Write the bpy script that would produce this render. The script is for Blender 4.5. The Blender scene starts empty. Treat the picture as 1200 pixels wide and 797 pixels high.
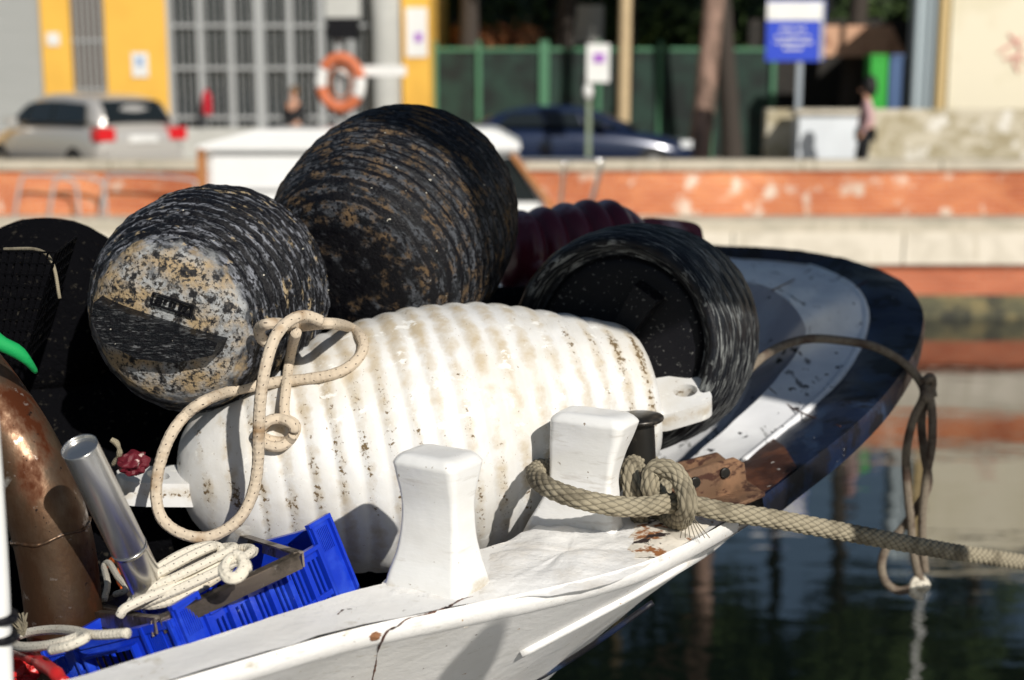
import bpy, bmesh, math, random
from mathutils import Vector, Matrix, noise
from mathutils.bvhtree import BVHTree
random.seed(7)
PI = math.pi
C = bpy.context.scene.collection
scene = bpy.context.scene

# ------------------------------------------------------------ camera, light
F = 1600.0                      # focal length in photo pixels (photo is 1200 wide)
CAM = Vector((0, 0, 3.2))
PITCH = math.atan((398.5 - 105) / F)
cd = bpy.data.cameras.new('camera'); cam = bpy.data.objects.new('camera', cd); C.objects.link(cam)
cam.location = CAM; cam.rotation_euler = (PI / 2 - PITCH, 0, 0)
cd.sensor_width = 36; cd.lens = 36 * F / 1200; cd.clip_start = 0.05; cd.clip_end = 2000
cd.dof.use_dof = True; cd.dof.focus_distance = 2.56; cd.dof.aperture_fstop = 2.25
scene.camera = cam
SD = Vector((-0.52, 1.0, -0.72)).normalized()       # direction the sunlight travels
sd = bpy.data.lights.new('sun', 'SUN'); so = bpy.data.objects.new('sun', sd); C.objects.link(so)
so.rotation_euler = SD.to_track_quat('-Z', 'Y').to_euler()
sd.energy = 5.0; sd.angle = math.radians(0.6); sd.color = (1.0, 0.95, 0.87)
W = bpy.data.worlds.new('World'); scene.world = W; W.use_nodes = True
nt = W.node_tree; bg = nt.nodes['Background']
sky = nt.nodes.new('ShaderNodeTexSky'); sky.sky_type = 'NISHITA'; sky.sun_disc = False
ts = -SD
sky.sun_elevation = math.asin(ts.z); sky.sun_rotation = math.atan2(ts.x, ts.y)
sky.air_density = 1.2; sky.dust_density = 0.6
nt.links.new(sky.outputs[0], bg.inputs[0]); bg.inputs[1].default_value = 0.054
scene.view_settings.view_transform = 'Standard'; scene.view_settings.look = 'None'
scene.view_settings.exposure = -0.12; scene.view_settings.gamma = 1
scene.cycles.use_denoising = True
scene.cycles.max_bounces = 6

# ------------------------------------------------------------ pixel -> world helpers
def ray(px, py):
    v = Vector(((px - 600) / F, (398.5 - py) / F, -1.0))
    return cam.rotation_euler.to_matrix() @ v
def P(px, py, Y):
    d = ray(px, py); return CAM + d * (Y / d.y)
def PZ(px, py, z):
    d = ray(px, py); return CAM + d * ((z - CAM.z) / d.z)
def up(v, dz): return Vector((v[0], v[1], v[2] + dz))

# ------------------------------------------------------------ materials
def nn(t, k): return t.nodes.new(k)
def setramp(r, stops):
    cr = r.color_ramp
    while len(cr.elements) > 1: cr.elements.remove(cr.elements[-1])
    cr.elements[0].position = stops[0][0]; c = stops[0][1]; cr.elements[0].color = (*c, 1) if len(c) == 3 else c
    for p, c in stops[1:]:
        e = cr.elements.new(p); e.color = (*c, 1) if len(c) == 3 else c
MATS = {}
def mat(name, base, rough=0.6, metal=0.0, layers=(), bump=(), coat=0.0, spec=0.5, trans=0.0, ior=1.45, emit=None, coord='Object', sheen=0.0, vary=0.0):
    """layers: (colour, scale, lo, hi, detail, stretch, [rough]) mixed over the base by noise thresholds; bump: (scale, strength, distance, stretch)"""
    if name in MATS: return MATS[name]
    m = bpy.data.materials.new(name); m.use_nodes = True; t = m.node_tree
    b = t.nodes['Principled BSDF']
    b.inputs['Metallic'].default_value = metal
    b.inputs['Coat Weight'].default_value = coat; b.inputs['Coat Roughness'].default_value = 0.15
    b.inputs['Specular IOR Level'].default_value = spec
    b.inputs['Transmission Weight'].default_value = trans; b.inputs['IOR'].default_value = ior
    tc = nn(t, 'ShaderNodeTexCoord')
    co = tc.outputs[coord]
    cur = nn(t, 'ShaderNodeRGB').outputs[0]; cur.default_value = (*base, 1)
    rv = nn(t, 'ShaderNodeValue').outputs[0]; rv.default_value = rough
    def noisef(scale, detail, stretch, off=0.0, kind='noise'):
        mp = nn(t, 'ShaderNodeMapping'); mp.inputs['Scale'].default_value = stretch
        mp.inputs['Location'].default_value = (off, off * 1.7, off * .6)
        t.links.new(co, mp.inputs[0])
        if kind == 'voronoi':
            n = nn(t, 'ShaderNodeTexVoronoi'); n.inputs['Scale'].default_value = scale
        else:
            n = nn(t, 'ShaderNodeTexNoise'); n.inputs['Scale'].default_value = scale
            n.inputs['Detail'].default_value = detail; n.inputs['Roughness'].default_value = 0.62
        t.links.new(mp.outputs[0], n.inputs['Vector'])
        return n.outputs[0]
    if vary:
        layers = [(tuple(c * (1 - vary) for c in base), 2.3, .35, .7, 4, (1, 1, 1))] + list(layers)
    for i, L in enumerate(layers):
        if L[0] == 'z':           # crust that sits on one end: (tag, colour, z full, z none, noise scale, lo, hi)
            _, col, z0, z1, nsc, nlo, nhi = L
            sp = nn(t, 'ShaderNodeSeparateXYZ'); t.links.new(tc.outputs['Object'], sp.inputs[0])
            zr = nn(t, 'ShaderNodeMapRange'); zr.inputs[1].default_value = z0; zr.inputs[2].default_value = z1; zr.inputs[3].default_value = .5; zr.inputs[4].default_value = -.3; t.links.new(sp.outputs[2], zr.inputs[0])
            ad = nn(t, 'ShaderNodeMath'); ad.operation = 'ADD'; t.links.new(zr.outputs[0], ad.inputs[0]); t.links.new(noisef(nsc, 14, (1, 1, 1.6), 4.4 + i), ad.inputs[1])
            mr = nn(t, 'ShaderNodeMapRange'); mr.inputs[1].default_value = nlo; mr.inputs[2].default_value = nhi; t.links.new(ad.outputs[0], mr.inputs[0])
            mx = nn(t, 'ShaderNodeMix'); mx.data_type = 'RGBA'; t.links.new(mr.outputs[0], mx.inputs[0]); t.links.new(cur, mx.inputs[6]); mx.inputs[7].default_value = (*col, 1); cur = mx.outputs[2]
            continue
        if L[0] == 'groove':      # grime lying in the grooves between moulded ribs: (tag, colour, z0, z1, count, sharp, noise lo, noise hi, noise scale)
            _, col, z0, z1, cnt, lo_, nlo, nhi, nsc = L
            sp = nn(t, 'ShaderNodeSeparateXYZ'); t.links.new(tc.outputs['Object'], sp.inputs[0])
            def mm(op, a, v=None, bb=None):
                q = nn(t, 'ShaderNodeMath'); q.operation = op; t.links.new(a, q.inputs[0])
                if bb is not None: t.links.new(bb, q.inputs[1])
                elif v is not None: q.inputs[1].default_value = v
                return q.outputs[0]
            ph = mm('MULTIPLY', mm('SUBTRACT', sp.outputs[2], z0), cnt * PI / (z1 - z0))
            g = mm('ABSOLUTE', mm('COSINE', ph))
            wob = noisef(nsc, 8, (1, 1, 1), 5.5 + i)
            big = noisef(4.0, 3, (1, 1, .6), 2.5 + i)
            sm = mm('ADD', mm('MULTIPLY', g, lo_), None, mm('ADD', wob, None, mm('MULTIPLY', big, .8)))
            mr = nn(t, 'ShaderNodeMapRange'); mr.inputs[1].default_value = nlo; mr.inputs[2].default_value = nhi; t.links.new(sm, mr.inputs[0])
            mx = nn(t, 'ShaderNodeMix'); mx.data_type = 'RGBA'; t.links.new(mr.outputs[0], mx.inputs[0]); t.links.new(cur, mx.inputs[6]); mx.inputs[7].default_value = (*col, 1); cur = mx.outputs[2]
            continue
        col, scale, lo, hi, det, st = L[:6]; kind = L[7] if len(L) > 7 else 'noise'
        f = noisef(scale, det, st, i * 3.1 + 1, kind)
        mr = nn(t, 'ShaderNodeMapRange'); mr.inputs[1].default_value = lo; mr.inputs[2].default_value = hi
        t.links.new(f, mr.inputs[0])
        mx = nn(t, 'ShaderNodeMix'); mx.data_type = 'RGBA'
        t.links.new(mr.outputs[0], mx.inputs[0]); t.links.new(cur, mx.inputs[6]); mx.inputs[7].default_value = (*col, 1)
        cur = mx.outputs[2]
        if len(L) > 6 and L[6] is not None:
            m2 = nn(t, 'ShaderNodeMix'); t.links.new(mr.outputs[0], m2.inputs[0]); t.links.new(rv, m2.inputs[2]); m2.inputs[3].default_value = L[6]
            rv = m2.outputs[0]
    t.links.new(cur, b.inputs['Base Color']); t.links.new(rv, b.inputs['Roughness'])
    prev = None
    for i, (scale, strength, dist, st) in enumerate(bump):
        f = noisef(scale, 5, st, 9.3 + i)
        bp = nn(t, 'ShaderNodeBump'); bp.inputs['Strength'].default_value = strength; bp.inputs['Distance'].default_value = dist
        t.links.new(f, bp.inputs['Height'])
        if prev: t.links.new(prev, bp.inputs['Normal'])
        prev = bp.outputs[0]
    if prev: t.links.new(prev, b.inputs['Normal'])
    if emit: b.inputs['Emission Color'].default_value = (*emit[0], 1); b.inputs['Emission Strength'].default_value = emit[1]
    MATS[name] = m; return m
I3 = (1, 1, 1)

def float_mat(name, wash, mud, w=(.50, .62), m=(.60, .68), zz=(0, 1, 1), ends=()):
    # black plastic; salt and scuffs streak along the ribs, mud stays in crumbs
    return mat(name, (.005, .006, .008), .36, layers=[
        (wash, 34, w[0], w[1], 14, (.5, .5, 3.4), .75),
        (tuple(c * .55 for c in wash), 90, .56, .62, 8, (.4, .4, 3.0), .8),
        (mud, 22, m[0], m[1], 14, (.8, .8, 2.0), .95),
        ((.004, .004, .006), 120, .50, .56, 6, (.8, .8, 1.6), .5),
        ('groove', (.003, .003, .005), zz[0], zz[1], zz[2], 1.0, 1.70, 1.84, 30),
        ((.50, .47, .40), 60, .735, .75, 2, I3, .9)] + list(ends), spec=.28,
        bump=[(60, 1.0, .005, (.6, .6, 2)), (160, .8, .003, I3)])
M_float_a = float_mat('float_rubber_salted', (.21, .22, .25), (.36, .28, .17), (.47, .60), (.58, .64), zz=(.054, .50, 16),
    ends=[('z', (.075, .08, .088), .0, .12, 40, .72, .90), ('z', (.34, .35, .355), .02, .10, 20, .84, 1.02), ('z', (.36, .27, .16), .03, .11, 13, .94, 1.08), ('z', (.014, .014, .016), .02, .11, 40, 1.02, 1.08), ('z', (.05, .045, .04), .02, .11, 130, 1.03, 1.08)])
M_float_b = float_mat('float_rubber_muddy', (.070, .076, .088), (.125, .082, .045), (.47, .60), (.50, .62), zz=(.05, .50, 18))
M_float_c = float_mat('float_rubber_clean', (.13, .135, .14), (.10, .09, .07), (.58, .66), (.68, .74))
M_dark_rub = mat('float_end_black', (.005, .005, .007), .45, spec=.22, layers=[((.10, .10, .095), 110, .64, .68, 2, I3, .8)], bump=[(90, .5, .002, I3)])
M_rub_rim = mat('float_rim_scuffed', (.007, .009, .013), .45, spec=.3, layers=[((.22, .23, .225), 34, .48, .60, 14, (.4, .4, 4), .8), ((.005, .005, .007), 60, .48, .54, 8, (.5, .5, 5), .5)], bump=[(40, .9, .004, (1, 1, 5))])
M_salt = mat('float_end_salted', (.013, .014, .017), .5, layers=[((.40, .41, .42), 9, .36, .50, 14, I3, .85), ((.46, .34, .19), 13, .50, .57, 12, I3, .95), ((.010, .010, .012), 42, .53, .58, 9, I3, .5), ((.010, .010, .012), 120, .56, .6, 4, I3, .5)], bump=[(50, .9, .004, I3), (150, .6, .002, I3)])
M_fwhite = mat('white_fender_plastic', (.72, .72, .71), .36, layers=[
    ((.64, .62, .575), 5, .42, .62, 8, I3, .6),
    ('groove', (.50, .42, .30), .107, .997, 17, .46, 1.22, 1.60, 30),
    ('groove', (.16, .11, .055), .107, .997, 17, .50, 1.50, 1.56, 110),
    ((.80, .79, .75), 24, .60, .64, 8, (1, 1, .6), .6),
    ((.22, .15, .08), 120, .66, .70, 8, (1, 1, 1.4), .95)],
    bump=[(28, .35, .003, I3), (120, .3, .001, I3)], coat=.08)
M_burg = mat('burgundy_plastic', (.085, .008, .020), .3, layers=[((.42, .38, .44), 3.2, .48, .66, 8, I3, .6)], bump=[(40, .2, .002, I3)])  # lilac layer: fading, plus sunlight put into the colour
M_paint = mat('white_hull_paint', (.83, .82, .80), .34, layers=[
    ((.72, .70, .66), 3, .45, .7, 6, I3, .5),
    ((.50, .46, .38), 14, .60, .72, 12, (1, 1, 2.5), .7),
    ((.42, .28, .16), 44, .68, .71, 8, I3, .8),
    ((.09, .05, .03), 60, .70, .72, 5, I3, .9)],
    bump=[(6, .25, .02, I3), (55, .35, .003, I3), (180, .12, .001, (1, 1, 3))], coat=.15)
M_paint_rough = mat('white_paint_lumpy', (.84, .83, .81), .32, layers=[
    ((.70, .66, .60), 9, .5, .7, 6, I3, .5),
    ((.35, .17, .06), 18, .70, .74, 8, I3, .8)],
    bump=[(9, .5, .02, I3), (40, .45, .005, I3)], coat=.2)
M_bitt = mat('bitt_gloss_paint', (.80, .80, .785), .30, layers=[('z', (.50, .44, .34), 2.33, 2.47, 20, .84, 1.02), ('z', (.22, .16, .10), 2.30, 2.46, 55, .98, 1.02), ((.74, .73, .70), 5, .45, .75, 6, (1, 1, 4), .4), ((.62, .60, .56), 12, .58, .68, 12, (.6, .6, 4), .5), ((.25, .2, .15), 70, .70, .72, 4, I3, .8)],
    bump=[(5, .3, .012, I3), (60, .22, .002, (.6, .6, 3.5))], coat=.3)
M_rustpaint = mat('rusted_cap_paint', (.78, .72, .62), .6, layers=[((.30, .12, .04), 16, .53, .58, 10, I3, .9), ((.025, .013, .012), 12, .57, .60, 8, I3, .95)], bump=[(30, .8, .006, I3)])
M_navy = mat('navy_bow_paint', (.006, .012, .036), .38, layers=[((.035, .065, .13), 9, .52, .70, 14, (1, .4, 1), .5), ((.004, .004, .008), 9, .5, .58, 7, I3, .55), ((.6, .62, .65), 46, .735, .75, 3, I3, .8)], bump=[(20, .4, .006, I3)])
M_brownwood = mat('worn_brown_wood', (.06, .022, .013), .6, layers=[((.16, .06, .03), 8, .45, .6, 8, (1, 1, 1), .7), ((.008, .006, .006), 12, .54, .6, 6, I3, .7), ((.7, .66, .6), 34, .70, .72, 3, I3, .8)], bump=[(26, .7, .006, I3)])
M_bowwhite = mat('bow_deck_white_paint', (.86, .87, .88), .45, layers=[((.72, .73, .75), 3.5, .45, .62, 6, I3, .6), ((.03, .03, .035), 22, .655, .67, 3, I3, .8), ((.20, .20, .20), 26, .62, .66, 10, (1, .25, 1), .8)], bump=[(14, .4, .006, I3)])
M_well_shade = mat('bow_well_shade_grey', (.42, .43, .48), .6, layers=[((.50, .52, .56), 4, .48, .6, 6, I3, .6), ((.04, .04, .04), 14, .64, .66, 4, I3, .8)], bump=[(14, .4, .006, I3)])  # greyer than the bow deck: the well side's shade put into the colour
M_rust = mat('rusty_bracket_steel', (.13, .072, .040), .7, layers=[((.24, .13, .07), 9, .45, .6, 8, I3, .8), ((.05, .018, .01), 22, .5, .6, 6, (1, 1, 3), .9)], bump=[(45, .5, .003, I3)])
M_blacksteel = mat('worn_black_steel', (.035, .033, .03), .32, .6, layers=[((.16, .13, .10), 14, .55, .7, 7, I3, .5)], bump=[(50, .3, .002, I3)])
M_pipe = mat('rust_stained_pipe', (.22, .16, .11), .26, .8, layers=[((.10, .052, .028), 5, .42, .60, 12, (1, 1, .6), .5), ((.10, .028, .010), 7, .52, .62, 12, (1, 1, .5), .85), ((.02, .012, .01), 60, .66, .70, 6, I3, .8), ((.60, .55, .50), 22, .62, .72, 5, I3, .3)], bump=[(50, .35, .002, I3), (8, .2, .01, I3)])
M_steel = mat('polished_steel_tube', (.62, .61, .59), .27, .95, layers=[((.30, .25, .2), 14, .62, .7, 9, (1, 1, .6), .5)], bump=[(30, .15, .002, (3, 3, .5))])
M_angle = mat('dull_angle_steel', (.17, .14, .115), .38, .8, layers=[((.06, .05, .04), 14, .48, .62, 8, I3, .7), ((.45, .43, .4), 22, .62, .7, 5, I3, .3)], bump=[(40, .4, .002, I3)])
M_blue = mat('blue_crate_plastic', (.006, .035, .46), .33, layers=[((.03, .09, .60), 10, .5, .7, 6, I3, .45), ((.35, .42, .6), 60, .70, .73, 4, I3, .7)], bump=[(70, .12, .001, I3)], coat=.1)
M_shade_black = mat('shade_black', (.003, .003, .004), .9, spec=.05, layers=[((.03, .027, .022), 60, .62, .68, 4, I3)], bump=[(60, 1, .01, I3)])  # near-black that puts deep shade into the colour of gaps, float and basket
M_dark_in = mat('dark_deck_boards', (.02, .018, .016), .8, layers=[((.05, .04, .03), 9, .5, .7, 6, I3)], bump=[(30, .5, .005, I3)])
M_red = mat('red_plastic', (.50, .02, .02), .35, layers=[((.7, .25, .2), 30, .6, .7, 6, I3, .6)], bump=[(60, .4, .002, I3)])
M_orange = mat('orange_plastic', (.75, .13, .015), .4, bump=[(60, .4, .002, I3)])
M_green = mat('green_cloth', (.0, .30, .075), .75, bump=[(90, .5, .002, I3), (20, .4, .006, I3)])

def rope_mat(name, base, dirt, fleck, flecks=True, braid=18.0, dlo=.55, crev=False):
    m = bpy.data.materials.new(name); m.use_nodes = True; t = m.node_tree; b = t.nodes['Principled BSDF']
    b.inputs['Roughness'].default_value = .85; b.inputs['Specular IOR Level'].default_value = .25
    tc = nn(t, 'ShaderNodeTexCoord')
    n = nn(t, 'ShaderNodeTexNoise'); n.inputs['Scale'].default_value = 16; n.inputs['Detail'].default_value = 8
    t.links.new(tc.outputs['Object'], n.inputs['Vector'])
    mr = nn(t, 'ShaderNodeMapRange'); mr.inputs[1].default_value = dlo; mr.inputs[2].default_value = dlo + .16
    t.links.new(n.outputs[0], mr.inputs[0])
    mx = nn(t, 'ShaderNodeMix'); mx.data_type = 'RGBA'; mx.inputs[6].default_value = (*base, 1); mx.inputs[7].default_value = (*dirt, 1)
    t.links.new(mr.outputs[0], mx.inputs[0]); cur = mx.outputs[2]
    # woven strands, from the rope's own uv (u around, v in radii along)
    sep = nn(t, 'ShaderNodeSeparateXYZ'); t.links.new(tc.outputs['UV'], sep.inputs[0])
    def mth(op, a, bb=None, v=None):
        q = nn(t, 'ShaderNodeMath'); q.operation = op; t.links.new(a, q.inputs[0])
        if bb is not None: t.links.new(bb, q.inputs[1])
        elif v is not None: q.inputs[1].default_value = v
        return q.outputs[0]
    u = mth('MULTIPLY', sep.outputs[0], v=8 * 2 * PI / 2); v = mth('MULTIPLY', sep.outputs[1], v=3.2)
    s1 = mth('SINE', mth('ADD', u, v)); s2 = mth('SINE', mth('SUBTRACT', u, v))
    pr = mth('MULTIPLY', s1, s2)
    s3a = mth('SINE', mth('ADD', mth('MULTIPLY', sep.outputs[0], v=2 * PI * 4), mth('MULTIPLY', sep.outputs[1], v=2.0)))
    s3b = mth('SINE', mth('SUBTRACT', mth('MULTIPLY', sep.outputs[0], v=2 * PI * 4), mth('MULTIPLY', sep.outputs[1], v=2.0)))
    if flecks:
        # marker yarns: short dark dashes spiralling along the rope
        a = mth('SINE', mth('ADD', mth('MULTIPLY', sep.outputs[0], v=2 * PI * 2), mth('MULTIPLY', sep.outputs[1], v=1.3)))
        c = mth('SINE', mth('SUBTRACT', mth('MULTIPLY', sep.outputs[0], v=2 * PI * 3), mth('MULTIPLY', sep.outputs[1], v=2.9)))
        g = mth('GREATER_THAN', mth('MULTIPLY', a, c), v=.93)
        m2 = nn(t, 'ShaderNodeMix'); m2.data_type = 'RGBA'; t.links.new(g, m2.inputs[0]); t.links.new(cur, m2.inputs[6]); m2.inputs[7].default_value = (*fleck, 1); cur = m2.outputs[2]
    t.links.new(cur, b.inputs['Base Color'])
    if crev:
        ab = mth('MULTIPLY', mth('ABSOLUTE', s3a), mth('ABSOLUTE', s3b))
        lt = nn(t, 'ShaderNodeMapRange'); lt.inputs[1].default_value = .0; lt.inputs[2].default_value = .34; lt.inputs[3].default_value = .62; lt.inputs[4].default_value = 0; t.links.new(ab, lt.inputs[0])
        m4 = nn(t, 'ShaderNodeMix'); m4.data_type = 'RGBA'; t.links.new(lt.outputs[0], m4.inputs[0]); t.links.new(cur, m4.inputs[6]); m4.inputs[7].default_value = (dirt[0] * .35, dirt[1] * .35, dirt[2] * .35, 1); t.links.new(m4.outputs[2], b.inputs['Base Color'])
    n2 = nn(t, 'ShaderNodeTexNoise'); n2.inputs['Scale'].default_value = 260; t.links.new(tc.outputs['Object'], n2.inputs['Vector'])
    hsum = mth('ADD', mth('MULTIPLY', pr, v=.6), n2.outputs[0])
    bp = nn(t, 'ShaderNodeBump'); bp.inputs['Strength'].default_value = .6; bp.inputs['Distance'].default_value = .0012
    t.links.new(hsum, bp.inputs['Height']); t.links.new(bp.outputs[0], b.inputs['Normal'])
    return m
M_rope = rope_mat('speckled_cream_rope', (.56, .47, .36), (.30, .19, .10), (.035, .02, .02))
M_coil = rope_mat('speckled_white_rope', (.66, .61, .51), (.50, .40, .27), (.02, .02, .02), dlo=.6)
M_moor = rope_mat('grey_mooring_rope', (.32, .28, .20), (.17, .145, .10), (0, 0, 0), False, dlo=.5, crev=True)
M_old = rope_mat('old_brown_rope', (.20, .165, .125), (.09, .06, .045), (.01, .01, .01), dlo=.45)

# ------------------------------------------------------------ object helpers
def finish(o, label=None, cat=None, group=None, kind=None):
    if label: o['label'] = label
    if cat: o['category'] = cat
    if group: o['group'] = group
    if kind: o['kind'] = kind
    return o
def setparent(o, parent):
    if parent is None: return
    o.parent = parent; o.matrix_parent_inverse = parent.matrix_basis.inverted() if parent.parent is None else (parent.parent.matrix_basis @ parent.matrix_parent_inverse @ parent.matrix_basis).inverted()
def link(name, me, m=None, parent=None, smooth=True, M=None):
    o = bpy.data.objects.new(name, me); C.objects.link(o)
    if m is not None:
        if isinstance(m, (list, tuple)):
            for q in m: me.materials.append(q)
        else: me.materials.append(m)
    if smooth: me.shade_smooth()
    if M is not None: o.matrix_basis = M
    if parent is not None:
        o.parent = parent
        pw = parent.matrix_basis.copy(); q = parent
        while q.parent is not None:
            pw = q.parent.matrix_basis @ q.matrix_parent_inverse @ pw; q = q.parent
        o.matrix_parent_inverse = pw.inverted()
    return o
def thing(name, loc, label, cat, group=None, kind=None):
    o = bpy.data.objects.new(name, None); C.objects.link(o); o.location = loc; o.empty_display_size = .1
    o.matrix_basis = Matrix.Translation(Vector(loc))
    return finish(o, label, cat, group, kind)
def mesh(verts, faces):
    me = bpy.data.meshes.new('m'); me.from_pydata([tuple(v) for v in verts], [], faces); me.validate(); me.update(); return me
def frombm(bm, name, m, parent=None, smooth=False, M=None, bevel=0.0, seg=2):
    if bevel:
        bmesh.ops.bevel(bm, geom=[e for e in bm.edges if len(e.link_faces) == 2 and e.calc_face_angle(0) > .5], offset=bevel, segments=seg, affect='EDGES', clamp_overlap=True)
    bmesh.ops.recalc_face_normals(bm, faces=bm.faces)
    me = bpy.data.meshes.new(name); bm.to_mesh(me); bm.free()
    o = link(name, me, m, parent, smooth, M)
    if smooth and hasattr(me, 'set_sharp_from_angle'): me.set_sharp_from_angle(angle=math.radians(40))
    return o
def add_box(bm, c, s, R=None):
    c = Vector(c); vs = []
    for dx in (-.5, .5):
        for dy in (-.5, .5):
            for dz in (-.5, .5):
                v = Vector((dx * s[0], dy * s[1], dz * s[2]))
                if R is not None: v = R @ v
                vs.append(bm.verts.new(c + v))
    for f in ((0, 1, 3, 2), (4, 6, 7, 5), (0, 4, 5, 1), (2, 3, 7, 6), (0, 2, 6, 4), (1, 5, 7, 3)):
        bm.faces.new([vs[i] for i in f])
def box(name, c, s, m, parent=None, R=None, bevel=0.0):
    bm = bmesh.new(); add_box(bm, c, s, R); return frombm(bm, name, m, parent, smooth=bevel > 0, bevel=bevel)
def add_bar(bm, a, b, w, h, upv=Vector((0, 0, 1))):
    a = Vector(a); b = Vector(b); d = (b - a); L = d.length; d.normalize()
    s = d.cross(upv).normalized(); u = s.cross(d).normalized()
    R = Matrix((s, d, u)).transposed()
    add_box(bm, (a + b) / 2, (w, L, h), R)
def bar(name, a, b, w, h, m, parent=None, upv=Vector((0, 0, 1)), bevel=0.0):
    bm = bmesh.new(); add_bar(bm, a, b, w, h, upv); return frombm(bm, name, m, parent, smooth=bevel > 0, bevel=bevel)
def catmull(pts, n=8):
    pts = [Vector(p) for p in pts]
    if len(pts) < 3: return [pts[0].lerp(pts[1], i / n) for i in range(n + 1)]
    out = []
    ext = [pts[0] * 2 - pts[1]] + pts + [pts[-1] * 2 - pts[-2]]
    for i in range(1, len(ext) - 2):
        p0, p1, p2, p3 = ext[i - 1:i + 3]
        for k in range(n):
            t = k / n
            out.append(.5 * ((2 * p1) + (-p0 + p2) * t + (2 * p0 - 5 * p1 + 4 * p2 - p3) * t * t + (-p0 + 3 * p1 - 3 * p2 + p3) * t ** 3))
    out.append(pts[-1].copy()); return out
def resample(pts, step):
    out = [pts[0].copy()]; acc = 0
    for a, b in zip(pts, pts[1:]):
        L = (b - a).length
        if L < 1e-9: continue
        pos = step - acc
        while pos <= L:
            out.append(a.lerp(b, pos / L)); pos += step
        acc = L - (pos - step)
    if (out[-1] - pts[-1]).length > step * .3: out.append(pts[-1].copy())
    return out
def tube_mesh(pts, r, seg=12, sub=8, step=None, braid=0.0, wob=0.0, taper=None, strands=4, closed_ends=True):
    cv = catmull(pts, sub); step = step or r * .7
    cv = resample(cv, step); n = len(cv)
    ts_ = [(cv[min(i + 1, n - 1)] - cv[max(i - 1, 0)]).normalized() for i in range(n)]
    nv = ts_[0].orthogonal().normalized(); verts = []; L = 0; Ls = []
    for i, p in enumerate(cv):
        if i: L += (cv[i] - cv[i - 1]).length
        Ls.append(L)
        nv = (nv - ts_[i] * nv.dot(ts_[i])).normalized(); bv = ts_[i].cross(nv)
        rr = r * (taper(i / (n - 1)) if taper else 1)
        if wob: rr *= 1 + wob * noise.noise(p * (2.2 / r * .2))
        for k in range(seg):
            a = 2 * PI * k / seg
            q = rr
            if braid:
                vv = L / r * 2.0
                q *= 1 + braid * ((abs(math.sin(strands * a + vv)) * abs(math.sin(strands * a - vv))) ** .5 - .6) + .04 * noise.noise(p * 60 + Vector((k, 0, 0)))
            verts.append(p + (nv * math.cos(a) + bv * math.sin(a)) * q)
    faces = []
    for i in range(n - 1):
        for k in range(seg):
            k2 = (k + 1) % seg
            faces.append((i * seg + k, i * seg + k2, (i + 1) * seg + k2, (i + 1) * seg + k))
    if closed_ends:
        faces.append(tuple(range(seg))[::-1]); faces.append(tuple(range((n - 1) * seg, n * seg)))
    me = bpy.data.meshes.new('tube'); me.from_pydata([tuple(v) for v in verts], [], faces)
    uv = me.uv_layers.new(name='UVMap')
    li = 0
    for f in faces[:(n - 1) * seg]:
        i = f[0] // seg; k = f[0] % seg
        for (a, bq) in ((k / seg, Ls[i]), ((k + 1) / seg, Ls[i]), ((k + 1) / seg, Ls[i + 1]), (k / seg, Ls[i + 1])):
            uv.data[li].uv = (a, bq / r); li += 1
    me.update(); return me
def tube(name, pts, r, m, parent=None, **kw):
    return link(name, tube_mesh(pts, r, **kw), m, parent, True)
def axisM(A, B, roll=0.0, upv=Vector((0, 0, 1))):
    z = (Vector(B) - Vector(A)).normalized()
    if abs(z.dot(upv)) > .999: upv = Vector((0, 1, 0))
    x = upv.cross(z).normalized(); y = z.cross(x)
    R = Matrix((x, y, z)).transposed().to_4x4()
    return Matrix.Translation(Vector(A)) @ R @ Matrix.Rotation(roll, 4, 'Z')
def interp(prof, t):
    for (a, ra), (b, rb) in zip(prof, prof[1:]):
        if t <= b:
            u = (t - a) / (b - a) if b > a else 0; return ra + (rb - ra) * u
    return prof[-1][1]
def smoothprof(prof, n):
    v = catmull([Vector((a, b, 0)) for a, b in prof], 10); return [(p.x, max(p.y, 0)) for p in v]
def lathe(name, A, B, prof, m, parent=None, seg=96, rows=140, ridge=0.0, nridge=0, r0=.12, r1=.9, rough=0.0, roll=0, squash=1.0, jag=0.0):
    """solid of revolution from A to B; ridges are raised rings; local z runs along the axis"""
    A = Vector(A); B = Vector(B); L = (B - A).length; M = axisM(A, B, roll)
    pr = smoothprof(prof, 10)
    # arc-length resample
    pp = resample([Vector((a * L, b, 0)) for a, b in pr], sum((Vector((a[0] * L, a[1], 0)) - Vector((b[0] * L, b[1], 0))).length for a, b in zip(pr, pr[1:])) / rows)
    verts = []; faces = []; n = len(pp)
    for i, p in enumerate(pp):
        t = p.x / L; r = max(p.y, .0008)
        w = 0
        if nridge and r0 < t < r1:
            ph = (t - r0) / (r1 - r0) * nridge
            edge = min(1, (t - r0) * 20, (r1 - t) * 20)
            w = ridge * edge * (abs(math.sin(PI * ph)) ** .7 - .5)
        for k in range(seg):
            a = 2 * PI * k / seg
            v = Vector((math.cos(a), math.sin(a), 0))
            q = r + w
            if rough:
                nv = Vector((v.x * r, v.y * r, p.x)); q += rough * (noise.noise(nv * 9) * .7 + noise.noise(nv * 31) * .35)
                if jag: q += jag * max(0, noise.noise(Vector((v.x * r * 40, v.y * r * 40, p.x * 90)))) * (1 if r > .03 else 0)
            verts.append(Vector((v.x * q, v.y * q * squash, p.x)))
    for i in range(n - 1):
        for k in range(seg):
            k2 = (k + 1) % seg
            faces.append((i * seg + k, i * seg + k2, (i + 1) * seg + k2, (i + 1) * seg + k))
    faces.append(tuple(range(seg))[::-1]); faces.append(tuple(range((n - 1) * seg, n * seg)))
    me = mesh(verts, faces)
    return link(name, me, m, parent, True, M), M
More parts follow.
